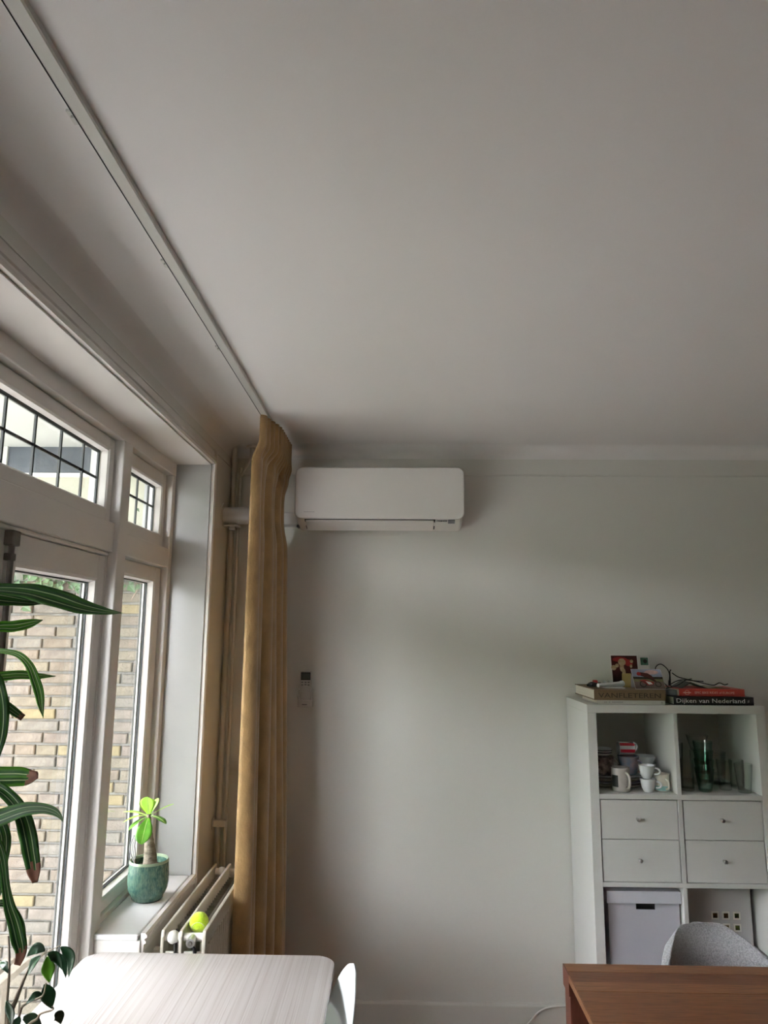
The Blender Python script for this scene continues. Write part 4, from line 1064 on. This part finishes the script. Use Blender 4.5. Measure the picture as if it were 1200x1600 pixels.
# black charging cables
cb = root('cable', (1.26, 3.35, z3), 'thin black cable looping up above the stacked books', 'cable')
mk('cord', g_tube(smooth_path([(1.215, 3.30, z2 + .030), (1.200, 3.33, z2 + .055), (1.176, 3.34, z2 + .100), (1.180, 3.34, z2 + .122), (1.202, 3.34, z2 + .130), (1.228, 3.34, z2 + .108), (1.236, 3.34, z2 + .080), (1.228, 3.33, z2 + .045), (1.236, 3.32, z2 + .034)], 6), .0023, 8), M['black'], cb, smooth=True)
mk('plug', g_tube([(1.232, 3.335, z2 + .036), (1.233, 3.335, z2 + .058)], .0055, 10), M['black'], cb, smooth=True)
mk('twist_tie', g_tube([(1.236, 3.335, z2 + .058), (1.238, 3.34, z2 + .098), (1.243, 3.34, z2 + .106)], [.003, .0028, .0035], 8), M['black'], cb, smooth=True)
cb2 = root('cable', (1.36, 3.33, z3), 'black cable trailing across the red paperback', 'cable')
mk('cord', g_tube(smooth_path([(1.248, 3.34, z2 + .092), (1.275, 3.34, z2 + .074), (1.315, 3.335, z2 + .064), (1.352, 3.33, z2 + .055), (1.385, 3.32, z2 + .047), (1.415, 3.30, z2 + .042), (1.440, 3.30, z2 + .052), (1.462, 3.30, z2 + .044), (1.478, 3.30, z2 + .048)], 6), .0023, 8), M['black'], cb2, smooth=True)
mk('cord', g_tube(smooth_path([(1.205, 3.26, z2 + .045), (1.24, 3.28, z2 + .058), (1.28, 3.30, z2 + .064), (1.33, 3.30, z2 + .060), (1.37, 3.30, z2 + .058)], 6), .0023, 8), M['black'], cb2, smooth=True)
mk('cord', g_tube(smooth_path([(1.180, 3.24, z2 + .030), (1.200, 3.235, z2 + .037), (1.240, 3.25, z2 + .046), (1.275, 3.26, z2 + .064), (1.310, 3.28, z2 + .070)], 6), .0023, 8), M['black'], cb2, smooth=True)

wcab = mk('white_cable', g_tube(smooth_path([(.36, 3.47, .006), (.50, 3.51, .010), (.58, 3.54, .045), (.64, 3.546, .100), (.70, 3.547, .122), (.80, 3.547, .130)], 6), .004, 8), M['acwhite'], smooth=True)
tag(wcab, 'white electric cable curving up the skirting board', 'cable')

# ================================================================== plants
# ---- caudex plant on the sill
PX, PY, PZ = -.951, 2.918, .7655
pp = root('plant_pot', (PX, PY, PZ), 'mottled teal glazed ceramic pot on the window sill', 'pot')
mk('pot_body', g_lathe([(0, 0), (.050, 0), (.055, .002), (.0585, .006), (.059, .012), (.066, .022), (.0735, .040), (.0765, .062), (.0755, .095), (.0735, .125), (.072, .138), (.068, .139), (.066, .130), (.066, .110), (0, .110)], (PX, PY, PZ), 48), M['pot'], pp, smooth=50)
mk('pot_rim', g_lathe([(.0738, .133), (.0730, .1400), (.0705, .1425), (.0675, .1400), (.0665, .132)], (PX, PY, PZ), 48), M['potrim'], pp, smooth=True)
mk('soil', g_lathe([(.0658, .1105), (.05, .117), (.03, .119), (0, .119)], (PX, PY, PZ), 32), M['soil'], pp, smooth=True)
bp_ = root('caudex_plant', (PX + .006, PY, PZ + .11), 'palm-like plant with swollen stem and lime green leaves', 'plant')
ST = [(PX + .006, PY - .008, PZ + .1195), (PX + .006, PY - .008, PZ + .13), (PX + .004, PY - .006, PZ + .16), (PX - .004, PY - .004, PZ + .21), (PX - .010, PY - .002, PZ + .26), (PX - .012, PY, PZ + .305)]
sp_ = smooth_path(ST, 8); rr = [.026, .027, .023, .017, .0115, .008]
rs_ = []
for i in range(len(sp_)):
    t = i / (len(sp_) - 1) * (len(rr) - 1); k = min(int(t), len(rr) - 2); r = rr[k] + (rr[k + 1] - rr[k]) * (t - k)
    rs_.append(r * (1 + (.06 if i % 3 == 0 else 0) * (i > 12)))
mk('stem', g_tube(sp_, rs_, 18), M['trunk'], bp_, smooth=60)
def blade(pts, hw, hint, fold=.15, nu=7, k=5, wave=0.0):
    """leaf blade along a path; returns geometry and uv (u across, v along)"""
    P = smooth_path(pts, k); n = len(P); rows = []; uv = []
    W = smooth_path([(w_, 0, 0) for w_ in hw], k)
    for i, p in enumerate(P):
        t = (P[min(i + 1, n - 1)] - P[max(i - 1, 0)]).normalized()
        h = Vector(hint) if not isinstance(hint, list) else Vector(hint[0]).lerp(Vector(hint[1]), i / (n - 1))
        s = t.cross(h).normalized(); nn = s.cross(t).normalized(); w_ = max(W[i].x, .0002)
        r = []
        for j in range(nu):
            u = -1 + 2 * j / (nu - 1)
            r.append(p + s * u * w_ + nn * (fold * w_ * abs(u) + wave * w_ * math.sin(i * .9 + u * 2) * u))
            uv.append(((u + 1) / 2, i / (n - 1)))
        rows.append(r)
    return g_sheet(rows), uv
def leaf_obj(name, pts, hw, hint, m, parent, fold=.15, tip=None, tipm=None, vein=None, wave=0.0, thick=.0006):
    g, uv = blade(pts, hw, hint, fold, wave=wave)
    o = mk(name, g, [m] + ([tipm] if tipm else []), parent, uv=uv, keep_normals=True, smooth=True)
    if tip:
        nv = (len(g[0]) // 7 - 1)
        for q in o.data.polygons:
            row = q.index // 6
            col = q.index % 6
            if row / nv > tip + .03 * math.sin(col * 2.3 + len(pts)): q.material_index = 1
    so = o.modifiers.new('thickness', 'SOLIDIFY'); so.thickness = thick; so.offset = 0
    if vein:
        P = smooth_path(pts, 5)
        h = Vector(hint) if not isinstance(hint, list) else Vector(hint[0])
        sub('midrib', g_tube([p + h.normalized() * .0006 for p in P[:-2]], [max(.0018 * (1 - i / len(P)), .0004) for i in range(len(P) - 2)], 6), vein, o, smooth=True)
    return o
TP = Vector((PX - .012, PY, PZ + .305))
for az, el, L, w_, m_, droop in ((-100, 74, .080, .030, 'limeleaf', .0), (150, 48, .075, .018, 'limeleaf', .1), (60, 55, .075, .016, 'limeleaf', .05), (5, 32, .110, .013, 'limeleaf', .25),
                                 (-20, 12, .085, .016, 'darkleaf', .9), (-85, -28, .105, .031, 'darkleaf', .55), (-150, -12, .075, .020, 'darkleaf', .75), (170, 18, .115, .015, 'limeleaf', .45),
                                 (-165, 12, .095, .014, 'limeleaf', .8), (100, 62, .07, .018, 'limeleaf', .1)):
    a, e = A(az), A(el)
    d = Vector((math.cos(a) * math.cos(e), math.sin(a) * math.cos(e), math.sin(e)))
    side = Vector((-math.sin(a), math.cos(a), 0)); nrm = d.cross(side)
    if nrm.dot(Vector((.3, -1, .6))) < 0: nrm = -nrm
    pts = [TP - Vector((0, 0, .008)) + d * (L * t) - Vector((0, 0, 1)) * droop * L * .5 * t * t for t in (0, .25, .5, .75, .92, 1.0)]
    leaf_obj('leaf', pts, [.002, w_ * .45, w_ * .9, w_, w_ * .6, .001], nrm, M[m_], bp_, .12, vein=M['vein'])
# grey plant support stuck in the soil
ps = root('plant_support', (PX - .052, PY - .02, PZ + .11), 'grey plastic plant clip on a stick in the teal pot', 'plant support')
mk('stick', g_tube([(PX - .044, PY - .030, PZ + .1185), (PX - .046, PY - .030, PZ + .150)], .0025, 8), M['palewood'], ps, smooth=True)
for k, o_ in enumerate((0, .007, .014)):
    mk('clip_loop', g_tube(smooth_path([(PX - .046, PY - .030, PZ + .135), (PX - .062 + o_, PY - .030 + o_ * .6, PZ + .165), (PX - .068 + o_, PY - .028 + o_ * .6, PZ + .195), (PX - .060 + o_ * .8, PY - .026, PZ + .222), (PX - .057, PY - .026, PZ + .232)], 5), .0024, 8), M['pvc'] if k == 1 else M['zinc'], ps, smooth=True)

# ---- striped dracaena at the left edge
dr = root('dracaena', (-.84, 1.30, 0), 'tall dracaena with long striped drooping leaves at the left edge', 'plant')
SX, SY = -.845, 1.315
mk('cane', g_tube(smooth_path([(SX, SY, .30), (SX + .01, SY, .9), (SX - .005, SY, 1.5), (SX, SY, 1.93)], 6), [.017] * 19, 14), M['trunk'], dr, smooth=60)
mk('cane', g_tube(smooth_path([(SX + .04, SY - .05, .30), (SX + .045, SY - .05, .8), (SX + .04, SY - .04, 1.36)], 6), [.015] * 13, 14), M['trunk'], dr, smooth=60)
dpot = root('floor_pot', (SX, SY - .02, 0), 'grey planter on the floor holding the dracaena', 'pot')
mk('pot_body', g_lathe([(0, 0), (.105, 0), (.112, .01), (.135, .31), (.135, .32), (.125, .32), (.122, .28), (0, .28)], (SX + .02, SY - .02, 0), 40), M['clay'], dpot, smooth=50)
mk('soil', g_lathe([(.1215, .281), (.06, .290), (0, .292)], (SX + .02, SY - .02, 0), 32), M['soil'], dpot, smooth=True)
DRACAENA_LEAVES = [
    ([(-0.798, 1.3, 1.827), (-0.757, 1.289, 1.839), (-0.716, 1.277, 1.843), (-0.663, 1.266, 1.839), (-0.61, 1.254, 1.828), (-0.553, 1.243, 1.812), (-0.508, 1.231, 1.804), (-0.468, 1.22, 1.801)], [0.007, 0.0105, 0.0115, 0.0148, 0.018, 0.0145, 0.0077, 0.0003], 0),
    ([(-0.825, 1.32, 1.852), (-0.794, 1.332, 1.841), (-0.764, 1.344, 1.833), (-0.733, 1.356, 1.828), (-0.702, 1.368, 1.824), (-0.681, 1.38, 1.823)], [0.0072, 0.0144, 0.017, 0.0134, 0.0074, 0.0004], 0),
    ([(-0.802, 1.3, 1.755), (-0.773, 1.308, 1.768), (-0.731, 1.316, 1.776), (-0.705, 1.324, 1.777), (-0.68, 1.332, 1.784), (-0.664, 1.34, 1.79)], [0.0058, 0.0094, 0.0106, 0.0118, 0.0083, 0.0004], 0),
    ([(-0.745, 1.27, 1.72), (-0.707, 1.261, 1.733), (-0.68, 1.252, 1.734), (-0.652, 1.244, 1.728), (-0.628, 1.235, 1.711), (-0.612, 1.226, 1.689), (-0.599, 1.218, 1.668), (-0.59, 1.209, 1.65), (-0.58, 1.2, 1.629)], [0.0045, 0.0045, 0.0045, 0.0055, 0.0066, 0.0076, 0.0075, 0.0053, 0.0003], 0),
    ([(-0.8, 1.35, 1.674), (-0.768, 1.356, 1.681), (-0.747, 1.362, 1.684), (-0.714, 1.368, 1.687), (-0.68, 1.374, 1.685), (-0.65, 1.38, 1.685)], [0.0048, 0.0084, 0.0096, 0.0091, 0.0061, 0.0004], 0),
    ([(-0.706, 1.24, 1.71), (-0.687, 1.237, 1.689), (-0.675, 1.233, 1.663), (-0.667, 1.23, 1.632), (-0.664, 1.227, 1.596), (-0.665, 1.223, 1.566), (-0.665, 1.22, 1.541)], [0.0055, 0.0109, 0.013, 0.014, 0.0118, 0.0074, 0.0003], 0),
    ([(-0.756, 1.34, 1.659), (-0.728, 1.347, 1.638), (-0.712, 1.353, 1.624), (-0.695, 1.36, 1.61)], [0.0047, 0.0071, 0.0077, 0.006], 0.9),
    ([(-0.786, 1.32, 1.503), (-0.752, 1.32, 1.509), (-0.718, 1.32, 1.512), (-0.678, 1.32, 1.513), (-0.655, 1.32, 1.513), (-0.638, 1.32, 1.517)], [0.008, 0.0148, 0.0171, 0.0171, 0.0137, 0.0057], 0.8),
    ([(-0.74, 1.3, 1.501), (-0.709, 1.295, 1.503), (-0.683, 1.29, 1.495), (-0.657, 1.285, 1.477), (-0.637, 1.28, 1.452), (-0.625, 1.275, 1.428), (-0.614, 1.27, 1.399), (-0.605, 1.265, 1.375), (-0.599, 1.26, 1.358)], [0.0056, 0.0089, 0.01, 0.011, 0.0131, 0.0141, 0.0129, 0.0107, 0.0042], 0.84),
    ([(-0.747, 1.27, 1.423), (-0.711, 1.263, 1.44), (-0.666, 1.256, 1.459), (-0.625, 1.249, 1.474), (-0.59, 1.241, 1.479), (-0.565, 1.234, 1.476), (-0.551, 1.227, 1.47), (-0.543, 1.22, 1.464)], [0.0065, 0.0119, 0.014, 0.0118, 0.0085, 0.0063, 0.0031, 0.0003], 0),
    ([(-0.758, 1.36, 1.453), (-0.731, 1.36, 1.437), (-0.714, 1.36, 1.412), (-0.708, 1.36, 1.386), (-0.709, 1.36, 1.356), (-0.708, 1.36, 1.326), (-0.708, 1.36, 1.3)], [0.0058, 0.0093, 0.0116, 0.0116, 0.0092, 0.0069, 0.0003], 0),
    ([(-0.715, 1.3, 1.425), (-0.689, 1.298, 1.408), (-0.675, 1.295, 1.381), (-0.665, 1.292, 1.346), (-0.655, 1.29, 1.314), (-0.642, 1.288, 1.288), (-0.63, 1.285, 1.261), (-0.623, 1.282, 1.242), (-0.627, 1.28, 1.224)], [0.0055, 0.0077, 0.0077, 0.0065, 0.0087, 0.0108, 0.0118, 0.0085, 0.0053], 0.86),
    ([(-0.723, 1.33, 1.286), (-0.697, 1.33, 1.3), (-0.677, 1.33, 1.298), (-0.661, 1.33, 1.284), (-0.648, 1.33, 1.264), (-0.64, 1.33, 1.241)], [0.0045, 0.0056, 0.0056, 0.0056, 0.0044, 0.0003], 0),
]
FIG_LEAVES = [
    ([(-0.655, 1.439, 1.181), (-0.671, 1.439, 1.185), (-0.689, 1.44, 1.17)], [0.0024, 0.0096, 0.0004]),
    ([(-0.669, 1.454, 1.166), (-0.683, 1.456, 1.152), (-0.692, 1.459, 1.13)], [0.0024, 0.0084, 0.0004]),
    ([(-0.67, 1.485, 1.152), (-0.662, 1.476, 1.133), (-0.655, 1.468, 1.114)], [0.0037, 0.0122, 0.0004]),
    ([(-0.637, 1.412, 1.188), (-0.623, 1.418, 1.179), (-0.614, 1.425, 1.156)], [0.0035, 0.0094, 0.0004]),
    ([(-0.63, 1.441, 1.177), (-0.617, 1.436, 1.162), (-0.608, 1.43, 1.14)], [0.0024, 0.0059, 0.0004]),
    ([(-0.665, 1.529, 1.152), (-0.644, 1.529, 1.134), (-0.644, 1.528, 1.098)], [0.0025, 0.0114, 0.0004]),
    ([(-0.682, 1.51, 1.093), (-0.673, 1.51, 1.072), (-0.664, 1.509, 1.05)], [0.0037, 0.0137, 0.0004]),
    ([(-0.675, 1.487, 1.084), (-0.686, 1.48, 1.085), (-0.698, 1.473, 1.074)], [0.0024, 0.0073, 0.0004]),
    ([(-0.648, 1.486, 1.052), (-0.643, 1.494, 1.045), (-0.641, 1.501, 1.028)], [0.0037, 0.0098, 0.0004]),
    ([(-0.736, 1.473, 1.079), (-0.728, 1.478, 1.057), (-0.727, 1.482, 1.033)], [0.0024, 0.0097, 0.0004]),
    ([(-0.764, 1.491, 1.136), (-0.749, 1.482, 1.136), (-0.738, 1.473, 1.127)], [0.0074, 0.0074, 0.0004]),
    ([(-0.715, 1.501, 1.037), (-0.696, 1.503, 1.033), (-0.678, 1.505, 1.019)], [0.0049, 0.0111, 0.0004]),
    ([(-0.696, 1.446, 1.066), (-0.696, 1.437, 1.06), (-0.701, 1.427, 1.05)], [0.0024, 0.0071, 0.0003]),
    ([(-0.787, 1.514, 1.087), (-0.796, 1.513, 1.076), (-0.796, 1.513, 1.055)], [0.0025, 0.01, 0.0004]),
    ([(-0.776, 1.496, 1.163), (-0.792, 1.504, 1.153), (-0.803, 1.511, 1.133)], [0.0025, 0.0088, 0.0004]),
    ([(-0.723, 1.496, 1.007), (-0.707, 1.504, 0.992), (-0.7, 1.513, 0.968)], [0.0024, 0.0098, 0.0004]),
    ([(-0.773, 1.457, 1.047), (-0.792, 1.463, 1.037), (-0.803, 1.469, 1.012)], [0.0024, 0.0108, 0.0004]),
]
FIG_TWIGS = [
    [(-0.735, 1.49, 0.944), (-0.734, 1.487, 1.033), (-0.718, 1.483, 1.085), (-0.702, 1.48, 1.131), (-0.681, 1.477, 1.154), (-0.664, 1.473, 1.166), (-0.639, 1.47, 1.179)],
    [(-0.738, 1.49, 0.944), (-0.737, 1.485, 1.045), (-0.725, 1.48, 1.075), (-0.703, 1.475, 1.128), (-0.694, 1.47, 1.144)],
    [(-0.744, 1.49, 0.944), (-0.741, 1.485, 1.061), (-0.739, 1.48, 1.125), (-0.741, 1.475, 1.172), (-0.742, 1.47, 1.194)],
    [(-0.72, 1.49, 0.945), (-0.715, 1.485, 1.048), (-0.7, 1.48, 1.073), (-0.669, 1.475, 1.088), (-0.662, 1.47, 1.112)],
    [(-0.713, 1.49, 0.934), (-0.701, 1.486, 1.023), (-0.679, 1.482, 1.045), (-0.671, 1.478, 1.056), (-0.647, 1.474, 1.065), (-0.647, 1.47, 1.073)],
    [(-0.687, 1.49, 1.149), (-0.669, 1.47, 1.168)],
    [(-0.672, 1.49, 1.15), (-0.657, 1.47, 1.164)],
    [(-0.75, 1.49, 0.944), (-0.769, 1.485, 1.033), (-0.769, 1.48, 1.102), (-0.763, 1.475, 1.149), (-0.762, 1.47, 1.173)],
]

for i, (pts, hw, tip) in enumerate(DRACAENA_LEAVES):
    p0 = Vector(pts[0]); cane_z = min(max(p0.z - .03, .9), 1.92)
    base = Vector((SX, SY, cane_z)) if cane_z > 1.30 else Vector((SX + .04, SY - .045, cane_z))
    P = [base] + [Vector(p) for p in pts]
    W = [hw[0] * .9] + list(hw)
    hint = [(.15, -.9, .42), (.25, -.85, .3)] if i % 2 else [(.1, -.75, .6), (.2, -.9, .35)]
    leaf_obj('leaf', P, W, hint, M['dracaena2'] if i in (2, 3, 4, 7) else M['dracaena'], dr, .22, tip=tip or None, tipm=M['brownleaf'] if tip else None, wave=.10)

# ---- weeping fig below it
fg = root('weeping_fig', (-.77, 1.49, 0), 'small weeping fig with dark pointed leaves in the lower left corner', 'plant')
GX, GY = -.79, 1.505
fpot = root('floor_pot', (GX, GY, 0), 'tall grey planter on the floor holding the weeping fig', 'pot')
mk('pot_body', g_lathe([(0, 0), (.075, 0), (.08, .01), (.095, .55), (.095, .56), (.087, .56), (.085, .52), (0, .52)], (GX, GY, 0), 36), M['clay'], fpot, smooth=50)
mk('soil', g_lathe([(.0848, .521), (.05, .528), (0, .530)], (GX, GY, 0), 28), M['soil'], fpot, smooth=True)
for i, tw in enumerate(FIG_TWIGS):
    if len(tw) > 2:
        p = [(GX + .012 * math.cos(i * 1.7), GY + .012 * math.sin(i * 1.7), .51)] + [tuple(q) for q in tw]
        rad = [.0035] + [max(.0030 - .0004 * k, .0009) for k in range(len(tw))]
        sp2 = smooth_path(p, 4); r2 = [rad[min(k // 4, len(rad) - 1)] for k in range(len(sp2))]
        mk('twig', g_tube(sp2, r2, 7), M['twig'], fg, smooth=True)
    else:
        mk('twig', g_tube(tw, .0012, 6), M['twig'], fg, smooth=True)
for i, (pts, hw) in enumerate(FIG_LEAVES):
    p = [Vector(q) for q in pts]
    mid1 = p[0].lerp(p[1], .5) + (p[1] - p[0].lerp(p[2], .5)) * .15; mid2 = p[1].lerp(p[2], .5) + (p[1] - p[0].lerp(p[2], .5)) * .15
    leaf_obj('leaf', [p[0], mid1, p[1], mid2, p[2]], [hw[0] * .6, hw[1] * .8, hw[1], hw[1] * .62, hw[2]], (.25 * (-1) ** i, -.9, .4), M['figleaf2'] if i in (2,) else M['figleaf'], fg, .18)
